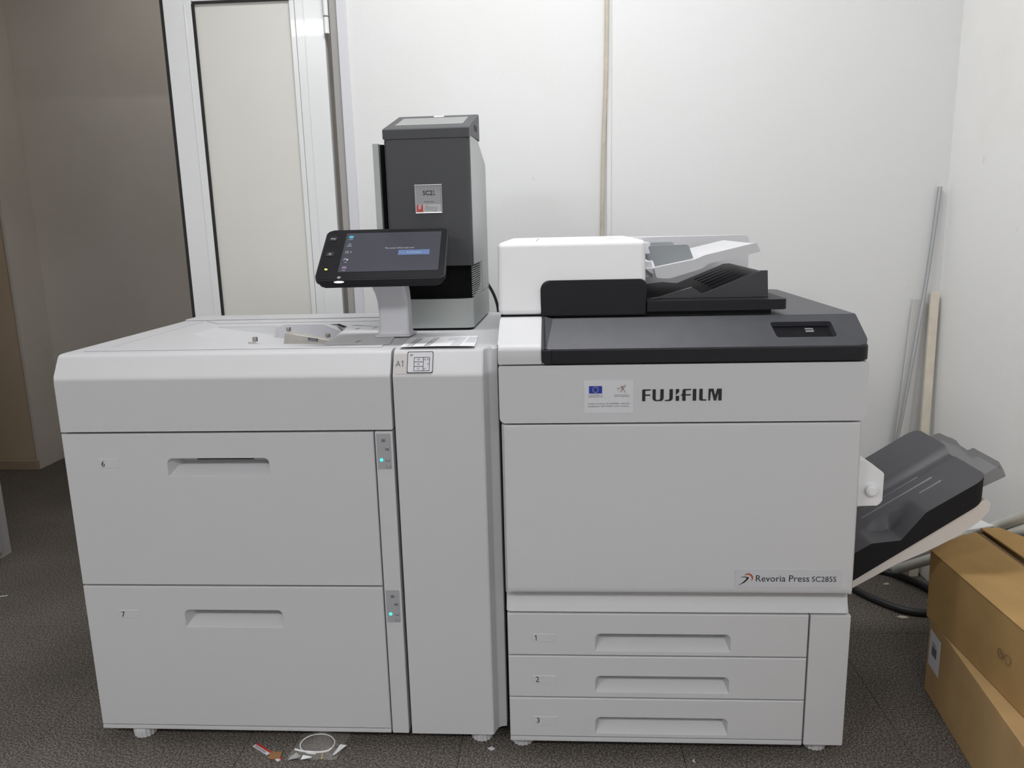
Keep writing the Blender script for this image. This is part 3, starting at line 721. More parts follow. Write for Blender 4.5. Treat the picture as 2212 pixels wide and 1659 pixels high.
for i in range(NX + 1): path.append((G_x := TXA + (TXB - TXA) * i / NX, TYA + (0 if (TXB - G_x) >= 0.028 else 0.028 - math.sqrt(max(0, 0.028 ** 2 - (0.028 - (TXB - G_x)) ** 2)))))
path += [(TXB, 0.168 + (0.477 - 0.168) * k / 30) for k in range(1, 31)]
for i in range(NX, -1, -1):
    x = TXA + (TXB - TXA) * i / NX
    if TXB - x < 0.028 or i == 0 or i == NX - 8: path.append((x, TYB - (0 if (TXB - x) >= 0.028 else 0.028 - math.sqrt(max(0, 0.028 ** 2 - (0.028 - (TXB - x)) ** 2)))))
lo_ = side(path, lambda x, y: tray_z(x) + tray_h(x, y), lambda x: 0.070 - 0.014 * (x - TXA) / (TXB - TXA))
bm.faces.new(lo_)
obj('tray_wall', bm, 'blackm', ot, smooth=50)
for yr, xa, xb in ((0.300, 0.860, 0.990), (0.262, 0.850, 1.006), (0.228, 0.965, 1.012), (0.455, 0.880, 0.945)):
    bm = bmesh.new(); z0 = tray_z(xa) + tray_h(xa, yr); z1 = tray_z(xb) + tray_h(xb, yr)
    A = [bm.verts.new(p) for p in ((xa, yr - .003, z0), (xa, yr, z0 + .0012), (xa, yr + .003, z0), (xb, yr + .003, z1), (xb, yr, z1 + .0030), (xb, yr - .003, z1))]
    bm.faces.new((A[0], A[1], A[4], A[5])); bm.faces.new((A[1], A[2], A[3], A[4])); bm.faces.new((A[5], A[4], A[3])); bm.faces.new((A[0], A[2], A[1]))
    obj('tray_rib', bm, 'ribgrey', ot, smooth=0)
# pale underside shell
us = rpoly([(0.7418, tray_z(0.7418) - 0.0705), (1.072, tray_z(1.072) - 0.0565), (1.0855, 0.545), (1.083, 0.525), (1.067, 0.502), (1.036, 0.476), (0.995, 0.450), (0.950, 0.425), (0.890, 0.396), (0.7418, 0.302)], [0, 0.002, 0.006, 0.02, 0.03, 0.05, 0.05, 0.05, 0.05, 0], 4)
obj('tray_shell', prism(us, 'y', 0.147, 0.49, 0.012, 4), 'underside', ot, smooth=60)
# smoky extension
def ez(x, y): return tray_z(x) - 0.005 + tray_h(x, y)
ext = rpoly([(1.045, 0.165), (1.104, 0.165), (1.112, 0.180), (1.112, 0.292), (1.104, 0.300), (1.100, 0.330), (1.098, 0.345), (1.097, 0.365), (1.095, 0.385), (1.093, 0.430), (1.045, 0.430), (1.045, 0.385), (1.045, 0.365), (1.045, 0.345), (1.045, 0.330), (1.045, 0.300)], [0, 0.004, 0.004, 0.003, 0.003, 0, 0, 0, 0, 0.012, 0, 0, 0, 0, 0, 0], 3)
bm = bmesh.new()
A_ = [bm.verts.new((x, y, ez(x, y))) for x, y in ext]
B_v = [bm.verts.new((x + (0.014 if x > 1.05 else 0), y + (-0.006 if y < 0.17 else 0.004 if y > .42 else 0), ez(x, y) - 0.022)) for x, y in ext]
for i in range(len(ext)): bm.faces.new((A_[i], A_[(i + 1) % len(ext)], B_v[(i + 1) % len(ext)], B_v[i]))
bmesh.ops.triangle_fill(bm, use_beauty=True, use_dissolve=False, edges=[bm.edges.get((A_[i], A_[(i + 1) % len(ext)])) for i in range(len(ext))])
obj('tray_extension', bm, 'smoke', ot, label='smoky grey see-through tray extension', smooth=40)

# ================================================================= PAPER FEEDER
FD = thing('paper_feeder', 'wide pale grey feeder cabinet with two deep drawers numbered six and seven', 'paper feeder', (-0.485, 0.38, 0))
FY = 0.021
obj('cabinet_body', bx(-0.960, -0.010, 0.0700, 0.735, 0.033, 0.865, 0.003), 'grey', FD)
obj('seam_backing', bx(-0.950, -0.03, 0.0685, 0.0697, 0.036, 0.866), 'seam', FD)
fz = [(0.757, 0.0), (0.872, 0.0), (0.878, 0.002), (0.9165, 0.0335), (0.9215, 0.041), (0.923, 0.050)]
fasc = [(FY, 0.7575), (FY, 0.869), (FY + 0.0015, 0.8755), (FY + 0.004, 0.880), (0.0450, 0.9170), (0.0500, 0.9225), (0.0590, 0.9246), (0.0780, 0.9250), (0.0780, 0.885), (0.0670, 0.872), (0.0670, 0.7575)]
obj('upper_fascia', prism(fasc, 'x', -0.966, -0.2305, 0.0025, 3), 'grey', FD, smooth=35)
for i, (z0, z1, pz0, pz1, nz0, nz1, s) in enumerate(((0.3985, 0.7525, 0.6545, 0.6970, 0.6755, 0.6965, '6'), (0.0425, 0.3945, 0.2945, 0.3385, 0.3165, 0.3370, '7'))):
    d = obj('drawer', pocket_front(rect(-0.9655, z0, -0.2735, z1), FY, 0.068, (-0.7340, -0.5055, pz0, pz1), depth=0.042), 'grey', FD, smooth=25)
    hid = 0.042 * (1.18 - pz1) / 1.62
    obj('grip_slot', bx(-0.685, -0.555, FY + 0.0408, FY + 0.0418, pz1 - hid - 0.0030, pz1 - 0.004), 'seam', d)
    number_plate(-0.8890, -0.8410, nz0, nz1, FY, s, FD)
obj('base_strip', bx(-0.9655, -0.2735, FY + 0.0005, 0.067, 0.031, 0.0405, 0.0015), 'grey', FD)
strip = obj('indicator_strip', bx(-0.2705, -0.2320, FY, 0.067, 0.031, 0.7535, 0.002), 'grey', FD)
for z0, z1 in ((0.6700, 0.7490), (0.3110, 0.3885)):
    p = obj('indicator_panel', flat([rpoly(rect(-0.2672, z0, -0.2365, z1), 0.002, 3)], FR(0, 0, FY - 0.0002), 0.0005), 'ledpanel', FD, smooth=0)
    h = z1 - z0
    yy = FY - 0.0009
    def tray_icon(cx, cz, fill):
        a, b, t_ = 0.0042, 0.0032, 0.0006
        pl = [rect(cx - a, cz - b, cx - a + t_, cz + b), rect(cx + a - t_, cz - b, cx + a, cz + b), rect(cx - a, cz - b, cx + a, cz - b + t_)]
        for q in range(fill): pl.append(rect(cx - a + .0014, cz - b + .0012 + q * .0013, cx + a - .0014, cz - b + .0020 + q * .0013))
        return pl
    pl = tray_icon(-0.2520, z0 + 0.0640 * h / 0.079, 4) + tray_icon(-0.2448, z0 + 0.0450 * h / 0.079, 3) + tray_icon(-0.2443, z0 + 0.0205 * h / 0.079, 1) + tray_icon(-0.2440, z0 + 0.0062 * h / 0.079, 0)
    obj('level_icons', flat(pl, FR(0, 0, yy), 0.0002), 'greyink', p, smooth=0)
    obj('led', cyl((-0.2585, yy, z0 + 0.0210 * h / 0.079), 'y', 0.0036, 0.0012, 20), 'cyan', p, label='glowing cyan indicator light')
# transport column beside the press
colp = [(-0.2245, FY), (-0.0375, FY), (-0.0345, FY + 0.002), (-0.0285, FY + 0.020), (-0.0245, FY + 0.027), (-0.0185, FY + 0.031), (-0.0070, FY + 0.034), (-0.0060, 0.078), (-0.2245, 0.078)]
bm = bmesh.new()
lev = [(0.031, 0.0), (0.869, 0.0), (0.8755, 0.0015), (0.880, 0.004), (0.9170, 0.0240), (0.9225, 0.029), (0.9246, 0.038), (0.9250, 0.050)]
R_ = []
for z, dy in lev:
    R_.append([bm.verts.new((x, max(y, min(0.078, y + dy * (1 if y < 0.05 else 0.4)) if True else y), z)) for x, y in colp])
for a in range(len(R_) - 1):
    for i in range(len(colp)): bm.faces.new((R_[a][i], R_[a][(i + 1) % len(colp)], R_[a + 1][(i + 1) % len(colp)], R_[a + 1][i]))
bm.faces.new(R_[0]); bm.faces.new(R_[-1])
obj('transport_column', bm, 'grey', FD, smooth=25)
# jam-zone label on the sloping face of the column
FS = frame((0, 0.0250, 0.8800), (1, 0, 0), (0, 0.0200, 0.0370))
FS = FS @ Matrix.Translation((0, 0, 0.0006))
lb = obj('zone_label', flat([rpoly(rect(-0.2225, -0.0030, -0.1420, 0.0415), 0.004, 3)], FS, 0.0005), 'beige', FD, smooth=0)
FS2 = FS @ Matrix.Translation((0, 0, 0.0008))
obj('label_frame', flat([rpoly(rect(-0.1950, -0.0018, -0.1400, 0.0460), 0.003, 3)], FS2, 0.0005), 'ink', lb, smooth=0)
FS3 = FS2 @ Matrix.Translation((0, 0, 0.0006))
obj('label_window', flat([rpoly(rect(-0.1935, -0.0002, -0.1412, 0.0444), 0.003, 3)], FS3, 0.0003), 'badge', lb, smooth=0)
FS4 = FS3 @ Matrix.Translation((0, 0, 0.0005))
t_ = 0.0005
gl = []
for x in (-0.1800, -0.1605, -0.1475): gl.append(rect(x - t_, 0.0030, x + t_, 0.0325))
for z in (0.0030, 0.0325): gl.append(rect(-0.1800, z - t_, -0.1475, z + t_))
for z in (0.0128, 0.0228): gl.append(rect(-0.1800, z - t_, -0.1605, z + t_))
gl += [rect(-0.1885, 0.0355, -0.1878, 0.0400), rect(-0.1872, 0.0355, -0.1865, 0.0400), [(-0.1862, 0.0400), (-0.1850, 0.0360), (-0.1844, 0.0395), (-0.1836, 0.0358), (-0.1830, 0.0362), (-0.1842, 0.0404), (-0.1850, 0.0372), (-0.1856, 0.0402)]]
obj('zone_diagram', flat(gl, FS4, 0.0002), 'ink', lb, smooth=0)
text('lettering', 'A', 0.0190, FS @ Matrix.Translation((-0.2195, 0.0130, 0.0008)), 'greyink', lb, 'LEFT', 0.0108)
obj('lettering', flat(one(0.0134), FS @ Matrix.Translation((-0.2083, 0.0130, 0.0008)), 0.0003), 'greyink', lb, smooth=0)
for s, x, z in (('E5', -0.1705, 0.0262), ('E6', -0.1705, 0.0162), ('E7', -0.1705, 0.0060), ('E4', -0.1573, 0.0262), ('E2', -0.1500, 0.0262), ('E1', -0.1497, 0.0165), ('E3', -0.1573, 0.0060)):
    text('lettering', s, 0.0048, FS4 @ Matrix.Translation((x, z, 0.0002)), 'ink', lb, 'CENTER')
# top deck with the open bypass hopper
hop = [(-0.800, 0.330), (-0.585, 0.165), (-0.405, 0.152), (-0.425, 0.400), (-0.445, 0.490), (-0.800, 0.490)]
dk = [(-0.9630, 0.0785), (-0.0085, 0.0785), (-0.0085, 0.735), (-0.9630, 0.735)]
bm = bmesh.new()
ZT = 0.9250
O = [bm.verts.new((x, y, ZT)) for x, y in dk]; D = [bm.verts.new((x, y, 0.866)) for x, y in dk]
H = [bm.verts.new((x, y, ZT)) for x, y in hop]
hz = [ZT - 0.002, 0.880, 0.872, 0.872, 0.874, ZT - 0.002]
hin = [(-0.795, 0.345), (-0.580, 0.215), (-0.410, 0.200), (-0.428, 0.398), (-0.450, 0.486), (-0.795, 0.484)]
K = [bm.verts.new((x, y, z)) for (x, y), z in zip(hin, hz)]
n = 4
for i in range(n): bm.faces.new((O[i], O[(i + 1) % n], D[(i + 1) % n], D[i]))
bm.faces.new(D)
k = 6
for i in range(k): bm.faces.new((H[i], H[(i + 1) % k], K[(i + 1) % k], K[i]))
mid1 = K[1]; 
bm.faces.new((K[0], K[1], K[4], K[5])); bm.faces.new((K[1], K[2], K[3], K[4]))
bmesh.ops.triangle_fill(bm, use_beauty=True, use_dissolve=False, edges=[bm.edges.get((O[i], O[(i + 1) % n])) for i in range(n)] + [bm.edges.get((H[i], H[(i + 1) % k])) for i in range(k)])
deck = obj('top_cover', bm, 'deck', FD, smooth=20)
obj('rear_rim', bx(-0.963, -0.335, 0.640, 0.7345, 0.9252, 0.9290, 0.002, 2), 'deck', FD)
obj('side_crease', prism([(-0.900, 0.150), (-0.897, 0.150), (-0.897, 0.615), (-0.900, 0.615)], 'z', 0.9251, 0.9262, 0.0003, 1), 'deck', FD)
obj('front_ridge', bx(-0.93, -0.26, 0.085, 0.118, 0.9252, 0.9270, 0.0012, 1), 'deck', FD)
obj('recess_ledge', prism([(-0.890, 0.620), (-0.830, 0.560), (-0.36, 0.560), (-0.36, 0.620)], 'z', 0.9251, 0.9274, 0.001, 1), 'deck', FD)
# guide housing, metal guides and knobs of the bypass
gh = rpoly([(-0.628, 0.888), (-0.628, 0.9272), (-0.600, 0.933), (-0.500, 0.932), (-0.440, 0.910), (-0.440, 0.888)], [0, .004, .004, .006, .003, 0], 3)
ho = obj('guide_housing', prism(gh, 'y', 0.452, 0.485, 0.002, 2), 'deck', FD)
gi = rpoly([(-0.620, 0.892), (-0.620, 0.920), (-0.598, 0.9317), (-0.502, 0.9307), (-0.447, 0.907), (-0.447, 0.892)], 0.002, 2)
obj('housing_face', prism(gi, 'y', 0.4505, 0.4518, 0.0004, 1), 'recess', ho)
mp = [(-0.5480, 0.8865), (-0.5370, 0.9340), (-0.5310, 0.9350), (-0.4190, 0.9145), (-0.4120, 0.9080), (-0.4150, 0.8865)]
mg = obj('metal_guide', prism([(x, z if z > 0.89 else 0.8725) for x, z in mp], 'y', 0.268, 0.272, 0.0005, 1), 'steel', FD)
obj('guide_flange', prism([(-0.5340, 0.9330), (-0.5340, 0.9350), (-0.4200, 0.9145), (-0.4200, 0.9125)], 'y', 0.2725, 0.300, 0.0003, 1), 'steel', mg)
ml = obj('max_label', flat([rect(0, 0, 0.0250, 0.0085)], frame((-0.4815, 0.2676, 0.9155), (1, 0, -0.12), (0.12, 0, 1)), 0.0004), 'ink', mg, smooth=0)
MF = frame((-0.4815, 0.2670, 0.9155), (1, 0, -0.12), (0.12, 0, 1))
obj('label_face', flat([rect(0.0007, 0.0007, 0.0243, 0.0078)], MF, 0.0002), 'plate', mg, smooth=0)
text('lettering', 'MAX', 0.0066, MF @ Matrix.Translation((0.0125, 0.0018, 0.0004)), 'ink', mg, 'CENTER')
obj('label_arrows', flat([[(0.0018, 0.0066), (0.0054, 0.0066), (0.0036, 0.0020)], [(0.0196, 0.0066), (0.0232, 0.0066), (0.0214, 0.0020)]], MF @ Matrix.Translation((0, 0, 0.0003)), 0.0002), 'ink', mg, smooth=0)
for x, y, z in ((-0.5300, 0.278, 0.9430), (-0.4340, 0.278, 0.9267)):
    obj('guide_knob', cyl((x, y, z), 'z', 0.0058, 0.010, 18, 0.0015), 'knob', mg)
mg2 = obj('metal_guide', prism([(-0.600, 0.886), (-0.600, 0.9257), (-0.555, 0.9185), (-0.530, 0.886)], 'y', 0.196, 0.200, 0.0005, 1), 'steel', FD)
obj('guide_knob', cyl((-0.5840, 0.200, 0.9307), 'z', 0.0062, 0.011, 18, 0.0015), 'knob', mg2)
obj('guide_slide', prism([(-0.5480, 0.330), (-0.5180, 0.262), (-0.4900, 0.262), (-0.5200, 0.330)], 'z', 0.8895, 0.9060, 0.002, 2), 'recess', FD)
# flat cover plate between the hopper and the panel stand
cp = obj('feed_cover', prism(rpoly([(-0.400, 0.130), (-0.250, 0.130), (-0.280, 0.400), (-0.420, 0.455)], [0.003, 0.003, 0.01, 0.01], 3), 'z', 0.9253, 0.9274, 0.0008, 1), 'deck', FD)
obj('cover_slit', prism([(-0.4220, 0.462), (-0.4140, 0.472), (-0.3000, 0.418), (-0.2800, 0.404), (-0.2830, 0.396), (-0.3050, 0.408)], 'z', 0.9252, 0.9258, 0, 0), 'seam', FD)
obj('cover_slit', prism([(-0.5000, 0.500), (-0.4700, 0.510), (-0.4300, 0.440), (-0.4380, 0.434), (-0.4720, 0.492)], 'z', 0.9251, 0.9257, 0, 0), 'seam', FD)
for x, y in ((-0.393, 0.375), (-0.352, 0.392), (-0.335, 0.150)):
    obj('cover_mark', prism([(x, y), (x + 0.004, y), (x + 0.009, y + 0.026), (x + 0.005, y + 0.026)], 'z', 0.9274, 0.9277, 0, 0), 'greyink', cp, smooth=0)
f0 = obj('foot', foot_bm(-0.880, 0.052), 'grey', FD)
for x, y in ((-0.066, 0.060), (-0.880, 0.69), (-0.066, 0.69)): copy_to(f0, (x + 0.880, y - 0.052, 0), FD)

# ================================================================= TOUCH PANEL
TP = thing('touch_panel', 'tilted black touch screen on a white pillar standing on the feeder', 'touch screen', (-0.262, 0.25, 0.9277))
obj('base_plate', prism(rpoly([(-0.308, 0.225), (-0.224, 0.225), (-0.218, 0.300), (-0.308, 0.300)], 0.006, 3), 'z', 0.9277, 0.9317, 0.0012, 2), 'stand', TP)
bm = bmesh.new(); rr_ = []
for z, x0, x1, y0, y1 in ((0.9318, -0.306, -0.224, 0.231, 0.297), (0.935, -0.302, -0.2265, 0.234, 0.295), (0.945, -0.298, -0.2275, 0.236, 0.293), (0.98, -0.2975, -0.2275, 0.236, 0.292), (1.01, -0.2985, -0.2275, 0.232, 0.288), (1.03, -0.301, -0.2275, 0.222, 0.280), (1.05, -0.3055, -0.2275, 0.205, 0.266), (1.085, -0.313, -0.2275, 0.180, 0.250)):
    rr_.append([bm.verts.new((x, y, z)) for x, y in rpoly(rect(x0, y0, x1, y1), 0.008, 4)])
for a in range(len(rr_) - 1):
    for i in range(len(rr_[0])): bm.faces.new((rr_[a][i], rr_[a][(i + 1) % len(rr_[0])], rr_[a + 1][(i + 1) % len(rr_[0])], rr_[a + 1][i]))
bm.faces.new(rr_[0]); bm.faces.new(rr_[-1])
obj('pillar', bm, 'stand', TP, smooth=50)
cb = Vector((-0.2612, 0.108, 1.0700)); ct = Vector((-0.2715, 0.276, 1.1755))
upt = (ct - cb); Hs = upt.length; upt.normalize()
rt = upt.cross(Vector((0, 0, 1))); rt.normalize()
Ws = 0.2830
SF = frame(cb - rt * (Ws / 2), rt, upt)      # origin at the lower left corner of the glass, normal towards the viewer
hs = rpoly(rect(0, 0, Ws, Hs), 0.016, 6)
bm = prism(hs, 'z', -0.012, 0.0, 0.002, 2); hsg = obj('housing', bm, 'black', TP, xf=SF)
bm = prism(rpoly(rect(0.006, 0.003, Ws - 0.006, Hs - 0.006), 0.014, 5), 'z', -0.022, -0.0121, 0.003, 2); obj('housing_back', bm, 'black', TP, xf=SF)
bm = prism(rpoly(rect(0.0025, 0.0025, Ws - 0.0025, Hs - 0.0025), 0.014, 6), 'z', 0.0001, 0.0007); gls = obj('glass', bm, 'glossblack', TP, xf=SF)
ds = SF @ Matrix.Translation((0, 0, 0.0009))
DX0, DX1, DZ0, DZ1 = 0.0475, 0.2670, 0.0290, 0.1820
scr = obj('screen', flat([rect(DX0, DZ0, DX1, DZ1)], ds, 0.0003), 'display', TP, smooth=0)
d2_ = ds @ Matrix.Translation((0, 0, 0.0005))
DW, DH = DX1 - DX0, DZ1 - DZ0
text('message', 'The screen will be reset soon.', 0.0090, d2_ @ Matrix.Translation((DX0 + DW * 0.430, DZ0 + DH * 0.560, 0)), 'disptext', scr, 'LEFT', DW * 0.305)
obj('reset_button', flat([rect(DX0 + DW * 0.575, DZ0 + DH * 0.395, DX0 + DW * 0.895, DZ0 + DH * 0.520)], d2_, 0.0002), 'dispblue', scr, smooth=0)
text('button_text', 'Do Not Reset', 0.0085, d2_ @ Matrix.Translation((DX0 + DW * 0.735, DZ0 + DH * 0.438, 0.0004)), 'disptext', scr, 'CENTER', DW * 0.14)
def disc(cx, cz, r, n=20): return [(cx + r * math.cos(2 * PI * k / n), cz + r * math.sin(2 * PI * k / n)) for k in range(n)]
ix = DX0 + DW * 0.055
obj('screen_icon', flat([disc(ix, DZ0 + DH * 0.895, 0.0058)], d2_, 0.0002), 'dispcyan', scr, smooth=0)
obj('screen_icon', flat([stroke([(ix - .004, DZ0 + DH * .71), (ix, DZ0 + DH * .715), (ix + .004, DZ0 + DH * .70)], .0006), rect(ix - .003, DZ0 + DH * .675, ix + .003, DZ0 + DH * .682)], d2_, 0.0002), 'disptext', scr, smooth=0)
ring = [[(ix - .002 + .0036 * math.cos(a), DZ0 + DH * .495 + .0046 * math.sin(a)), (ix - .002 + .0036 * math.cos(b), DZ0 + DH * .495 + .0046 * math.sin(b)), (ix - .002 + .0024 * math.cos(b), DZ0 + DH * .495 + .0032 * math.sin(b)), (ix - .002 + .0024 * math.cos(a), DZ0 + DH * .495 + .0032 * math.sin(a))] for a, b in [(k * PI / 6, (k + .75) * PI / 6) for k in range(12)]]
obj('screen_icon', flat(ring + [stroke([(ix + .006, DZ0 + DH * .52), (ix + .0075, DZ0 + DH * .495), (ix + .006, DZ0 + DH * .47)], .0006)], d2_, 0.0002), 'disptext', scr, smooth=0)
obj('screen_icon', flat([stroke([(ix - .005, DZ0 + DH * .29), (ix - .004, DZ0 + DH * .33), (ix, DZ0 + DH * .335)], .0009), disc(ix + .0022, DZ0 + DH * .30, .0030, 12)], d2_, 0.0002), 'disptext', scr, smooth=0)
obj('screen_icon', flat([rect(ix - .0048, DZ0 + DH * .075, ix - .0004, DZ0 + DH * .135), rect(ix + .0002, DZ0 + DH * .075, ix + .0046, DZ0 + DH * .135)], d2_, 0.0002), 'disppink', scr, smooth=0)
for zf, wd in ((0.825, .010), (0.645, .012), (0.23, .006), (0.03, .008)):
    obj('icon_caption', flat([rect(ix - wd / 2, DZ0 + DH * zf, ix + wd / 2, DZ0 + DH * zf + .0011)], d2_, 0.0002), 'disptext', scr, smooth=0)
kf = SF @ Matrix.Translation((0, 0, 0.0008))
for kx, kz, pl in ((0.0190, 0.1600, None), (0.0205, 0.0990, None)):
    kk = obj('key', flat([rpoly(rect(kx - .0085, kz - .0085, kx + .0085, kz + .0085), .004, 4)], kf, 0.0008), 'black', TP)
    if kz > 0.12: shp = [rect(kx - .0045, kz - .0006, kx + .0035, kz + .0006), disc(kx - .004, kz, .0016, 10), rect(kx + .0015, kz - .0018, kx + .0045, kz + .0004)]
    else: shp = [[(kx - .0032, kz), (kx, kz + .0036), (kx + .0032, kz), (kx + .0026, kz), (kx, kz + .0028), (kx - .0026, kz)], rect(kx - .0026, kz - .0032, kx - .0020, kz), rect(kx + .0020, kz - .0032, kx + .0026, kz), rect(kx - .0026, kz - .0034, kx + .0026, kz - .0028), rect(kx - .0006, kz - .003, kx + .0006, kz - .001)]
    obj('key_icon', flat(shp, kf @ Matrix.Translation((0, 0, .001)), 0.0002), 'icon', kk, smooth=0)
obj('status_light', flat([disc(0.0205, 0.0400, .0030, 10), disc(0.0185, 0.0415, .0022, 10)], kf, 0.0003), 'ledyellow', TP, label='small yellow status light', smooth=0)
obj('reader_icon', flat([disc(0.0530, 0.0090, .0016, 8), stroke([(0.0490, 0.0075), (0.0530, 0.0055), (0.0570, 0.0075)], .0006), stroke([(0.0490, 0.0105), (0.0530, 0.0125), (0.0570, 0.0105)], .0006)], kf, 0.0003), 'icon', TP, smooth=0)
obj('power_light', prism([(0.0535 + .0110 * math.cos(2 * PI * k / 20), -.0045 + .0024 * math.sin(2 * PI * k / 20)) for k in range(20)], 'y', -0.0006, 0.0016), 'ledwhite', TP, label='white power light on the lower edge', xf=SF)

# ================================================================= SERVER TOWER
SV = thing('server_tower', 'dark grey upright print server box with silver base standing on the feeder', 'computer', (-0.185, 0.52, 0.9254))
RX = Matrix.Translation((-0.086, 0.345, 0)) @ Matrix.Rotation(math.radians(-1.2), 4, 'Z') @ Matrix.Translation((0.086, -0.345, 0))
obj('plinth', bx(-0.282, -0.093, 0.352, 0.700, 0.9254, 0.9305), 'seam', SV, xf=RX)
bpoly = [(-0.290, 0.345), (-0.100, 0.345), (-0.086, 0.357), (-0.086, 0.710), (-0.290, 0.710)]
obj('base', prism(bpoly, 'z', 0.9305, 1.0030, 0.0015, 2), 'towergrey', SV, xf=RX)
body = [(0.556, 1.0031), (0.556, 1.10), (0.516, 1.10), (0.516, 1.395), (0.520, 1.400), (0.540, 1.398), (0.700, 1.350), (0.710, 1.340), (0.710, 1.0031)]
obj('body_shell', prism(body, 'x', -0.292, -0.0855, 0.003, 2), 'towergrey', SV, xf=RX)
# curved side rib framing the vent
ribp = rpoly([(0.362, 1.0031), (0.5555, 1.0031), (0.5555, 1.0995), (0.538, 1.0995), (0.532, 1.040), (0.500, 1.018), (0.420, 1.009)], 0.004, 3)
obj('vent_frame', prism(ribp, 'x', -0.100, -0.0865, 0.001, 1), 'towergrey', SV, xf=RX)
obj('intake_mesh', bx(-0.286, -0.1010, 0.358, 0.55, 1.0032, 1.100), 'mesh', SV, xf=RX)
vb = obj('side_vent', bx(-0.1008, -0.0895, 0.360, 0.535, 1.0040, 1.098), 'mesh', SV, xf=RX)
bm = bmesh.new()
for q in range(17):
    z = 1.0070 + q * 0.0054; ye = 0.500 if q < 2 else 0.528
    box(bm, -0.0894, -0.0868, 0.362, ye, z, z + 0.0024)
so = obj('vent_slats', bm, 'towergrey', vb, smooth=0, xf=RX); so['kind'] = 'stuff'
cover = rpoly([(-0.2840, 0.395), (-0.2840, 0.328), (-0.0800, 0.328), (-0.0800, 0.3445), (-0.0945, 0.3445), (-0.0945, 0.395)], [0, 0.008, 0.009, 0, 0, 0], 4)
obj('front_cover', prism(cover, 'z', 1.085, 1.3815, 0.0018, 2), 'towerdark', SV, xf=RX)
obj('cover_side', bx(-0.0940, -0.0802, 0.3450, 0.515, 1.0870, 1.3900, 0.001), 'towergrey', SV, xf=RX, label='silver flank of the front cover')
obj('cover_core', bx(-0.285, -0.0940, 0.3955, 0.469, 1.1005, 1.395), 'towerdark', SV, xf=RX)
lidp = [(0.3275, 1.3825), (0.3275, 1.4035), (0.331, 1.4065), (0.520, 1.4570), (0.528, 1.4560), (0.530, 1.4500), (0.530, 1.3910), (0.345, 1.3910), (0.345, 1.3825)]
lido = obj('lid', prism(lidp, 'x', -0.2860, -0.0790, 0.0022, 2), 'towerdark', SV, xf=RX)
lv = Vector((0, 0.189, 0.0505)).normalized()
LF = RX @ frame((0, 0.331, 1.4066), (1, 0, 0), lv)
obj('lid_window', flat([rpoly(rect(-0.265, 0.045, -0.100, 0.158), 0.002, 2)], LF, 0.0004), 'towerwin', SV, smooth=0, label='pale rectangular window in the sloping lid')
obj('lid_light', flat([rpoly(rect(-0.191, 0.166, -0.165, 0.186), 0.004, 4)], LF, 0.0010), 'paper', SV, smooth=0)
for q in range(3):
    y = 0.425 + q * 0.020
    obj('lid_vent', bx(-0.0795, -0.0787, y, y + 0.009, 1.407, 1.421), 'seam', lido, xf=RX)
obj('side_fin', bx(-0.3130, -0.2985, 0.335, 0.50, 0.9306, 1.3745, 0.001), 'towergrey', SV, xf=RX)
obj('side_mesh', bx(-0.2984, -0.2905, 0.352, 0.46, 0.9306, 1.3735), 'mesh', SV, xf=RX)
obj('fin_cap', bx(-0.2900, -0.2850, 0.396, 0.469, 1.0035, 1.3735), 'mesh', SV, xf=RX)
# name plate
PF = RX @ frame((-0.2150, 0.3278, 1.2095), (1, 0, 0), (0, 0, 1))
pw_, ph_ = 0.0660, 0.0675
plq = obj('name_plate', flat([rect(0, 0, pw_, ph_)], PF, 0.0016), 'plate', SV, label='square silver name plate on the dark cover', smooth=0)
bm = bmesh.new(); b_ = 0.0032
for a, c in (((0, 0), (pw_, 0)), ((pw_, 0), (pw_, ph_)), ((pw_, ph_), (0, ph_)), ((0, ph_), (0, 0))):
    a = Vector((*a, 0)); c = Vector((*c, 0)); d_ = (c - a).normalized(); n_ = Vector((-d_.y, d_.x, 0))
    q = [a, c, c - d_ * b_ + n_ * b_, a + d_ * b_ + n_ * b_]
    m_ = [a + (d_ + n_) * b_ * .45, c + (-d_ + n_) * b_ * .45]
    v = [bm.verts.new(p + Vector((0, 0, z))) for p, z in ((q[0], .0014), (q[1], .0014), (m_[1], .0034), (m_[0], .0034), (q[2], .0018), (q[3], .0018))]
    bm.faces.new((v[0], v[1], v[2], v[3])); bm.faces.new((v[3], v[2], v[4], v[5]))
obj('plate_rim', bm, 'rim', plq, xf=PF, smooth=0)
P2 = PF @ Matrix.Translation((0, 0, 0.0018))
obj('plate_band', flat([rect(0.0033, 0.0033, pw_ - 0.0033, 0.0215)], P2, 0.0002), 'platelight', plq, smooth=0)
obj('plate_emblem', flat([[(0.0042, 0.0042), (0.0190, 0.0042), (0.0190, 0.0208), (0.0155, 0.0208), (0.0132, 0.0175), (0.0175, 0.0180), (0.0130, 0.0130), (0.0160, 0.0130), (0.0075, 0.0065), (0.0105, 0.0112), (0.0068, 0.0110), (0.0098, 0.0155), (0.0066, 0.0150), (0.0095, 0.0208), (0.0042, 0.0208)]], P2 @ Matrix.Translation((0, 0, .0003)), 0.0003), 'red', plq, smooth=0)
text('lettering', 'SC2', 0.0150, P2 @ Matrix.Translation((0.0200, 0.0430, 0.0001)), 'ink', plq, 'LEFT', 0.0230, bold=0.0003)
obj('lettering', flat(one(0.0105, 0.55, True), P2 @ Matrix.Translation((0.0437, 0.0432, 0.0001)), 0.0003), 'ink', plq, smooth=0)
text('lettering', 'Powered by', 0.0052, P2 @ Matrix.Translation((0.0345, 0.0260, 0.0001)), 'ink', plq, 'CENTER', 0.0235)
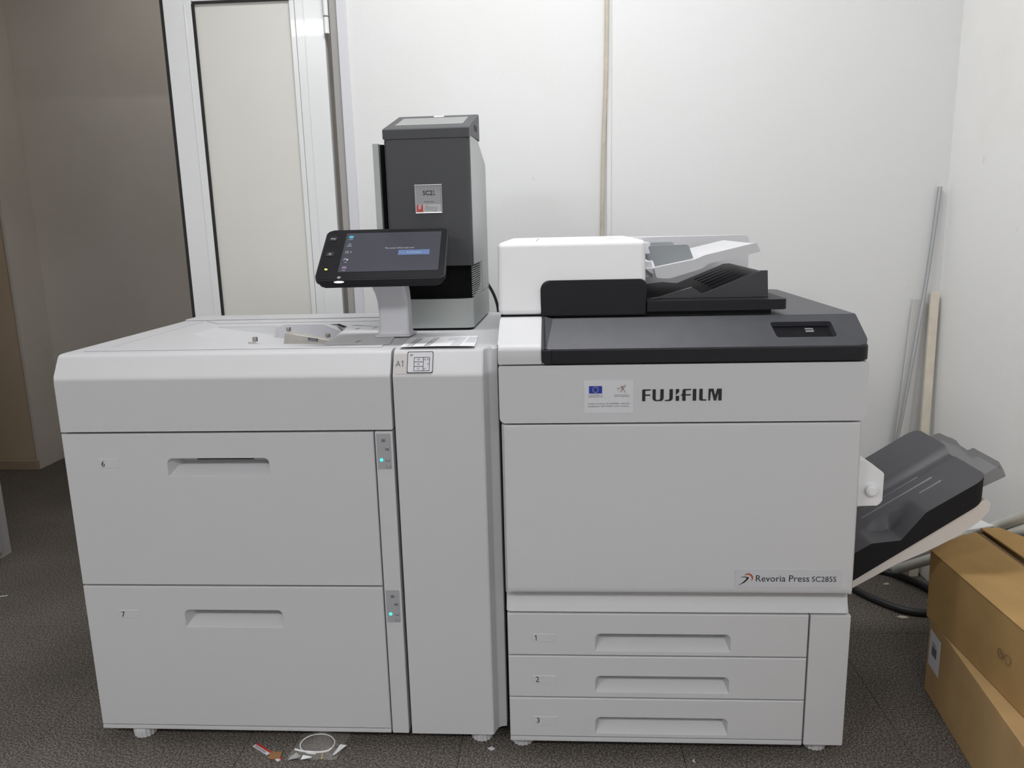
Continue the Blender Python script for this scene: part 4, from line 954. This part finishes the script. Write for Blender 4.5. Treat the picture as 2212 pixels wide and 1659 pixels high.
text('lettering', 'fiery', 0.0170, P2 @ Matrix.Translation((0.0245, 0.0085, 0.0004)), 'plate', plq, 'LEFT', 0.0310, thick=0.0004, shear=0.2)
tag(obj('power_lead', tube(bmesh.new(), spline([(-0.090, 0.735, 1.02), (-0.075, 0.775, 0.985), (-0.066, 0.80, 0.955), (-0.060, 0.81, 0.915), (-0.058, 0.815, 0.80), (-0.058, 0.82, 0.40)], 6), 0.0045, 8), 'cable'), 'thin dark lead hanging behind the server box', 'cable')

# ================================================================= PAPER SHEET ON THE FEEDER
bm = bmesh.new(); nx, ny = 10, 14; gr = []
for i in range(nx + 1):
    row = []
    for j in range(ny + 1):
        u_, v_ = i / nx, j / ny
        fl, fr, bl_, b_r = Vector((-0.2140, 0.0570, 0)), Vector((-0.0535, 0.0550, 0)), Vector((-0.2210, 0.2230, 0)), Vector((-0.0640, 0.2330, 0))
        p = fl.lerp(fr, u_).lerp(bl_.lerp(b_r, u_), v_)
        z = 0.9258 + 0.0042 * (1 - v_) ** 2 * (0.75 + 0.25 * math.sin(u_ * 3.0)) + 0.0006
        row.append((p.x, p.y, z))
    gr.append(row)
T1 = [[bm.verts.new(p) for p in r_] for r_ in gr]; T2 = [[bm.verts.new((p[0], p[1], p[2] - 0.0003)) for p in r_] for r_ in gr]
for i in range(nx):
    for j in range(ny):
        bm.faces.new((T1[i][j], T1[i + 1][j], T1[i + 1][j + 1], T1[i][j + 1])); bm.faces.new((T2[i][j], T2[i][j + 1], T2[i + 1][j + 1], T2[i + 1][j]))
for i in range(nx):
    bm.faces.new((T1[i][0], T2[i][0], T2[i + 1][0], T1[i + 1][0])); bm.faces.new((T1[i][ny], T1[i + 1][ny], T2[i + 1][ny], T2[i][ny]))
for j in range(ny):
    bm.faces.new((T1[0][j], T1[0][j + 1], T2[0][j + 1], T2[0][j])); bm.faces.new((T1[nx][j], T2[nx][j], T2[nx][j + 1], T1[nx][j + 1]))
sheet = tag(obj('paper_sheet', bm, 'paper'), 'white printed list lying on the feeder top in front of the server box', 'paper')
PZ = frame((-0.2140, 0.0570, 0), (1, 0, 0), (0, 1, 0))
def zsheet(v): return 0.9258 + 0.0042 * (1 - v) ** 2 + 0.0012
for r in range(8):
    v = 0.045 + r * 0.112
    z = zsheet(v); y = v * 0.172
    for ci, (col_, h_, r0, r1) in enumerate(((0.012, .0125, 0, 8), (0.050, .0125, 0, 8), (0.088, .0120, 5, 8), (0.107, .0110, 0, 8), (0.133, .0110, 3, 8))):
        if not r0 <= r < r1: continue
        s_ = (('A4', 'A4', 'A3', 'A3', 'A4', 'A3', 'A4', 'A3')[r], ('B5', 'B5', 'B4', 'B5', 'B4', 'B4', 'A5', 'A5')[r], '- - -', '- - - -', '- - -')[ci]
        if ci < 2: text('print_line', s_, h_, PZ @ Matrix.Translation((col_, y, z)), 'ink', sheet, 'LEFT', bold=0.0001)
        else: obj('print_line', flat([rect(k * .0042, 0, k * .0042 + .0026, .0024) for k in range(5)], PZ @ Matrix.Translation((col_, y, z)), 0.0002), 'greyink', sheet, smooth=0)

# ================================================================= CARDBOARD BOXES
lowp = [(1.040, 0.274), (1.300, 0.305), (1.300, -0.50), (0.958, -0.46)]
LBX = thing('cardboard_box', 'lower brown cardboard box on the floor with a white barcode label', 'box', (1.15, -0.1, 0), 'cardboard boxes by the right wall')
obj('carton', prism(lowp, 'z', 0.0005, 0.199, 0.0025, 2), 'card2', LBX)
ev = Vector((0.958 - 1.040, -0.46 - 0.274, 0)).normalized()
LBF = frame(Vector((1.040, 0.274, 0)) + Vector((-0.0006, 0, 0)), ev, (0, 0, 1))
ll = obj('shipping_label', flat([rect(0.012, 0.080, 0.080, 0.172)], LBF, 0.0005), 'sticker', LBX, smooth=0)
obj('barcode', flat([rect(0.030 + q * 0.0032, 0.115, 0.0315 + q * 0.0032 + (q % 3) * 0.0006, 0.139) for q in range(10)] + [rect(0.030, 0.143, 0.058, 0.1445), rect(0.030, 0.147, 0.052, 0.1482)], LBF @ Matrix.Translation((0, 0, 0.0007)), 0.0003), 'greyink', ll, smooth=0)
UBX = thing('cardboard_box', 'upper brown cardboard box lying across the lower one with an open top flap', 'box', (1.18, -0.05, 0.201), 'cardboard boxes by the right wall')
upp = [(1.026, 0.276), (1.150, 0.372), (1.205, 0.398), (1.325, 0.398), (1.325, -0.52), (1.034, -0.52)]
bm = bmesh.new(); nb = len(upp)
lo = [bm.verts.new((x + (0.004 if i in (0, 5) else 0), y, 0.2012)) for i, (x, y) in enumerate(upp)]
hi = [bm.verts.new((x, y, 0.372)) for x, y in upp]
bm.faces.new(lo[::-1])
for i in range(nb): bm.faces.new((lo[i], lo[(i + 1) % nb], hi[(i + 1) % nb], hi[i]))
bevel(bm, 0.0025, 2, [e for e in bm.edges if e.verts[0] in lo and e.verts[1] in hi or e.verts[1] in lo and e.verts[0] in hi])
obj('carton', bm, 'card', UBX)
# fixed half of the lid, with a slight sag and ragged rear edge
bm = bmesh.new()
rag = [(1.026, 0.276), (1.064, 0.304), (1.068, 0.318), (1.110, 0.340), (1.150, 0.372), (1.168, 0.372), (1.190, 0.391), (1.195, 0.10), (1.192, -0.20), (1.190, -0.52), (1.034, -0.52)]
prism(rag, 'z', 0.3720, 0.3755, 0.0008, 1, bm); obj('lid_flap', bm, 'card', UBX)
bm = bmesh.new(); nf = 10; a0 = []; a1 = []
for k in range(nf + 1):
    y = 0.400 - k * 0.092; lift = 0.004 + 0.006 * math.sin(k * 0.6) ** 2
    a0.append((1.207 + 0.001 * math.sin(k * 2.0), y, 0.378 + lift)); a1.append((1.322 - (0.07 if k == 0 else 0.03 if k == 1 else 0), y + (0.0 if k else -0.004), 0.3745 + (0.010 if k < 2 else 0)))
va = [[bm.verts.new(p) for p in a0], [bm.verts.new(p) for p in a1], [bm.verts.new((p[0], p[1], p[2] - .0035)) for p in a1], [bm.verts.new((p[0], p[1], p[2] - .0035)) for p in a0]]
for k in range(nf):
    for q in range(4): bm.faces.new((va[q][k], va[q][k + 1], va[(q + 1) % 4][k + 1], va[(q + 1) % 4][k]))
bm.faces.new([va[q][0] for q in range(4)]); bm.faces.new([va[q][nf] for q in range(3, -1, -1)])
obj('open_flap', bm, 'card', UBX, smooth=30)
obj('box_inside', bx(1.196, 1.2065, -0.50, 0.385, 0.3655, 0.3712), 'cardin', UBX)
UF = frame((1.0262, 0.276, 0.2012), (0.008, -0.796, 0), (0, 0, 1))
ringp = []
for (cx_, cz_, r_) in ((0.320, 0.085, 0.011), (0.346, 0.086, 0.011)):
    for k in range(14):
        a, b = k * 2 * PI / 14, (k + 1) * 2 * PI / 14
        ringp.append([(cx_ + r_ * math.cos(a), cz_ + r_ * math.sin(a)), (cx_ + r_ * math.cos(b), cz_ + r_ * math.sin(b)), (cx_ + r_ * .86 * math.cos(b), cz_ + r_ * .86 * math.sin(b)), (cx_ + r_ * .86 * math.cos(a), cz_ + r_ * .86 * math.sin(a))])
ringp += [stroke([(0.313, 0.092), (0.320, 0.086), (0.327, 0.079)], .0008), stroke([(0.313, 0.080), (0.320, 0.086), (0.327, 0.091)], .0008)]
obj('carton_mark', flat(ringp, UF, 0.0008), 'cardin', UBX, smooth=0)

# ================================================================= THINGS LEANING IN THE CORNER
def strip_between(p0, p1, wv, tv, name, m, label, cat):
    p0, p1, wv, tv = Vector(p0), Vector(p1), Vector(wv), Vector(tv)
    bm = bmesh.new(); A = [bm.verts.new(p0 + wv * a + tv * b) for a, b in ((-1, -1), (1, -1), (1, 1), (-1, 1))]; B = [bm.verts.new(p1 + wv * a + tv * b) for a, b in ((-1, -1), (1, -1), (1, 1), (-1, 1))]
    bm.faces.new(A); bm.faces.new(B[::-1])
    for i in range(4): bm.faces.new((A[i], A[(i + 1) % 4], B[(i + 1) % 4], B[i]))
    bevel(bm, 0.0012, 1)
    return tag(obj(name, bm, m), label, cat)
pole = tube(bmesh.new(), spline([(1.135, 0.915, 0.001), (1.213, 0.940, 0.47), (1.250, 0.962, 0.72), (1.285, 0.985, 0.98), (1.3090, 0.999, 1.262)], 8), 0.0062, 12)
tag(obj('metal_pole', pole, 'pole'), 'long slim grey metal pole leaning into the wall corner', 'pole')
strip_between((1.292, 0.920, 0.001), (1.314, 0.985, 0.936), (0.0130, 0, 0), (0, 0.006, 0), 'wooden_batten', 'cream', 'cream wooden batten leaning upright beside the metal pole', 'batten')
strip_between((1.216, 0.964, 0.001), (1.274, 1.001, 0.915), (0.0200, 0, 0), (0, 0.003, 0), 'flat_strip', 'paleg', 'pale grey flat strip between the metal pole and the cream batten', 'strip')
for k, (off, lab) in enumerate(((0.0, 'upper grey white tube rising behind the open cardboard box'), (-0.040, 'lower grey white tube under the other tube behind the cardboard box'))):
    p0 = Vector((1.225, 0.900, 0.060 + off * 0.6)); p1 = Vector((1.296, 0.385, 0.414 + off)); d = (p1 - p0)
    bm = tube(bmesh.new(), [p0, p0 + d * 0.5, p1, p1 + d * 0.3], 0.0150 if k == 0 else 0.0165, 18)
    tag(obj('tube', bm, 'tube'), lab, 'tube', 'tubes behind the cardboard boxes')
bm = bmesh.new()
cr_ = [(1.205, 0.470), (1.235, 0.455), (1.262, 0.440), (1.278, 0.452), (1.270, 0.490), (1.240, 0.520), (1.212, 0.505)]
A = [bm.verts.new((x, y, 0.345 + 0.012 * ((i * 7) % 3) + 0.06 * (x - 1.2))) for i, (x, y) in enumerate(cr_)]
B = [bm.verts.new((x, y, v.co.z - 0.004)) for (x, y), v in zip(cr_, A)]
ca = bm.verts.new((1.243, 0.478, 0.372)); cb_ = bm.verts.new((1.243, 0.478, 0.366))
for i in range(7):
    j = (i + 1) % 7
    bm.faces.new((A[i], A[j], ca)); bm.faces.new((B[j], B[i], cb_)); bm.faces.new((A[i], B[i], B[j], A[j]))
tag(obj('torn_paper', bm, 'paper', smooth=0), 'torn white paper scrap lying on the tubes behind the cardboard box', 'paper')
# black cable on the floor
cab = tube(bmesh.new(), spline([(0.80, 0.965, 0.0115), (0.94, 0.93, 0.0115), (1.040, 0.835, 0.0115), (1.070, 0.775, 0.0115), (1.103, 0.720, 0.0115), (1.151, 0.668, 0.0115), (1.211, 0.650, 0.0115), (1.270, 0.685, 0.0115), (1.296, 0.750, 0.0115), (1.285, 0.820, 0.0115), (1.250, 0.885, 0.0115), (1.205, 0.930, 0.0115), (1.120, 0.968, 0.0115)], 8), 0.0105, 12)
tag(obj('floor_cable', cab, 'cable'), 'thick black cable looping on the floor behind the cardboard boxes', 'cable')

# ================================================================= LITTER ON THE FLOOR
def scrap(name, pts, m, label, cat='scrap', z=0.0006, h=0.0008, tilt=0.0):
    bm = bmesh.new(); A = [bm.verts.new((x, y, z + h + tilt * (i % 2))) for i, (x, y) in enumerate(pts)]; B = [bm.verts.new((x, y, z + tilt * (i % 2) * .9)) for i, (x, y) in enumerate(pts)]
    bm.faces.new(A); bm.faces.new(B[::-1]); n = len(pts)
    for i in range(n): bm.faces.new((A[i], A[(i + 1) % n], B[(i + 1) % n], B[i]))
    return tag(obj(name, bm, m, smooth=0), label, cat)
ls = thing('label_strip', 'red and white printed label strip lying on the floor under the feeder', 'label', (-0.560, -0.014, 0.0005))
d = Vector((0.078, -0.052, 0)).normalized(); LS = frame((-0.600, 0.006, 0.0006), d, (-d.y, d.x, 0))
obj('red_edge', flat([rect(0, 0.0085, 0.094, 0.0135)], LS, 0.0008), 'red', ls, smooth=0)
obj('white_part', flat([rect(0, 0, 0.055, 0.0084), rect(0.082, 0.001, 0.094, 0.0084)], LS, 0.0008), 'sticker', ls, smooth=0)
obj('print_lines', flat([rect(0.006 + q * 0.004, 0.0018, 0.008 + q * 0.004, 0.0066) for q in range(10)], LS @ Matrix.Translation((0, 0, .0009)), 0.0002), 'greyink', ls, smooth=0)
scrap('amber_scrap', [(-0.548, -0.014), (-0.522, -0.014), (-0.520, -0.034), (-0.536, -0.040), (-0.548, -0.036)], 'amber', 'small translucent brown scrap on the red and white label strip', z=0.0022)
bag = bmesh.new(); nb1, nb2 = 12, 10; gb = []
for i in range(nb1 + 1):
    row = []
    for j in range(nb2 + 1):
        u_, v_ = i / nb1, j / nb2
        x = -0.505 + 0.115 * u_ + 0.012 * v_; y = -0.036 + 0.120 * v_
        z = 0.0015 + 0.030 * (math.sin(PI * u_) ** 0.8) * math.sin(PI * min(1, v_ * 1.0)) ** 0.7 * (0.75 + 0.25 * math.sin(9 * u_ + 5 * v_))
        row.append(bag.verts.new((x, y, max(0.0015, z))))
    gb.append(row)
for i in range(nb1):
    for j in range(nb2): bag.faces.new((gb[i][j], gb[i + 1][j], gb[i + 1][j + 1], gb[i][j + 1]))
tag(obj('plastic_bag', bag, 'bag', smooth=60), 'crumpled clear plastic bag on the floor under the feeder', 'bag')
wl = [(-0.4450 + 0.040 * math.cos(a), 0.006 + 0.030 * math.sin(a), 0.0065 + 0.008 * (0.5 + 0.5 * math.sin(a))) for a in [k * PI / 12 - 0.4 for k in range(21)]]
tag(obj('white_wire', tube(bmesh.new(), wl, 0.0014, 8), 'paper'), 'loop of thin white wire inside the clear bag', 'wire')
tag(obj('white_cable_tie', tube(bmesh.new(), spline([(-0.492, -0.014, 0.010), (-0.470, -0.019, 0.009), (-0.440, -0.020, 0.008), (-0.417, -0.017, 0.009), (-0.408, -0.008, 0.010)], 5), 0.0022, 8), 'paper'), 'thick white cable tie lying across the clear bag', 'cable tie')
scrap('paper_scrap', [(-0.470, -0.040), (-0.446, -0.038), (-0.447, -0.029), (-0.468, -0.030)], 'paper', 'small white paper scrap in front of the clear bag', 'paper', z=0.003, tilt=0.004)
scrap('paper_scrap', [(-0.402, -0.024), (-0.394, -0.026), (-0.378, 0.012), (-0.392, 0.008)], 'paper', 'white paper strip at the right end of the clear bag', 'paper', z=0.003, tilt=0.005)
scrap('foil_scrap', [(-0.500, -0.040), (-0.478, -0.040), (-0.474, -0.026), (-0.486, -0.022), (-0.498, -0.030)], 'platelight', 'crumpled silvery scrap at the front corner of the clear bag', 'scrap', z=0.0012, tilt=0.006)
tag(obj('yellow_pin', tube(bmesh.new(), [(-0.426, -0.018, 0.004), (-0.424, -0.036, 0.003)], 0.0010, 6), 'yellow'), 'tiny yellow pin beside the white cable tie', 'pin')
scrap('paper_square', [(-0.0500, 0.0130), (-0.0410, 0.0050), (-0.0320, 0.0120), (-0.0410, 0.0200)], 'sticker', 'tiny white paper square beside the feeder foot', 'paper')
scrap('paper_flake', [(0.410, -0.018), (0.416, -0.024), (0.414, -0.010)], 'sticker', 'tiny white flake on the floor before drawer three', 'flake')
scrap('plaster_flake', [(1.122, 0.640), (1.135, 0.630), (1.154, 0.632), (1.152, 0.641), (1.136, 0.647)], 'flake', 'pale plaster flake in front of the floor cable', 'flake', h=0.003)
scrap('plaster_flake', [(1.168, 0.858), (1.178, 0.852), (1.190, 0.856), (1.184, 0.864)], 'flake', 'small pale plaster flake inside the cable loop', 'flake', h=0.003)
scrap('paper_flake', [(-1.755, 0.735), (-1.728, 0.745), (-1.730, 0.750), (-1.756, 0.741)], 'sticker', 'tiny white flake on the floor by the open door leaf', 'flake')
flush_text()
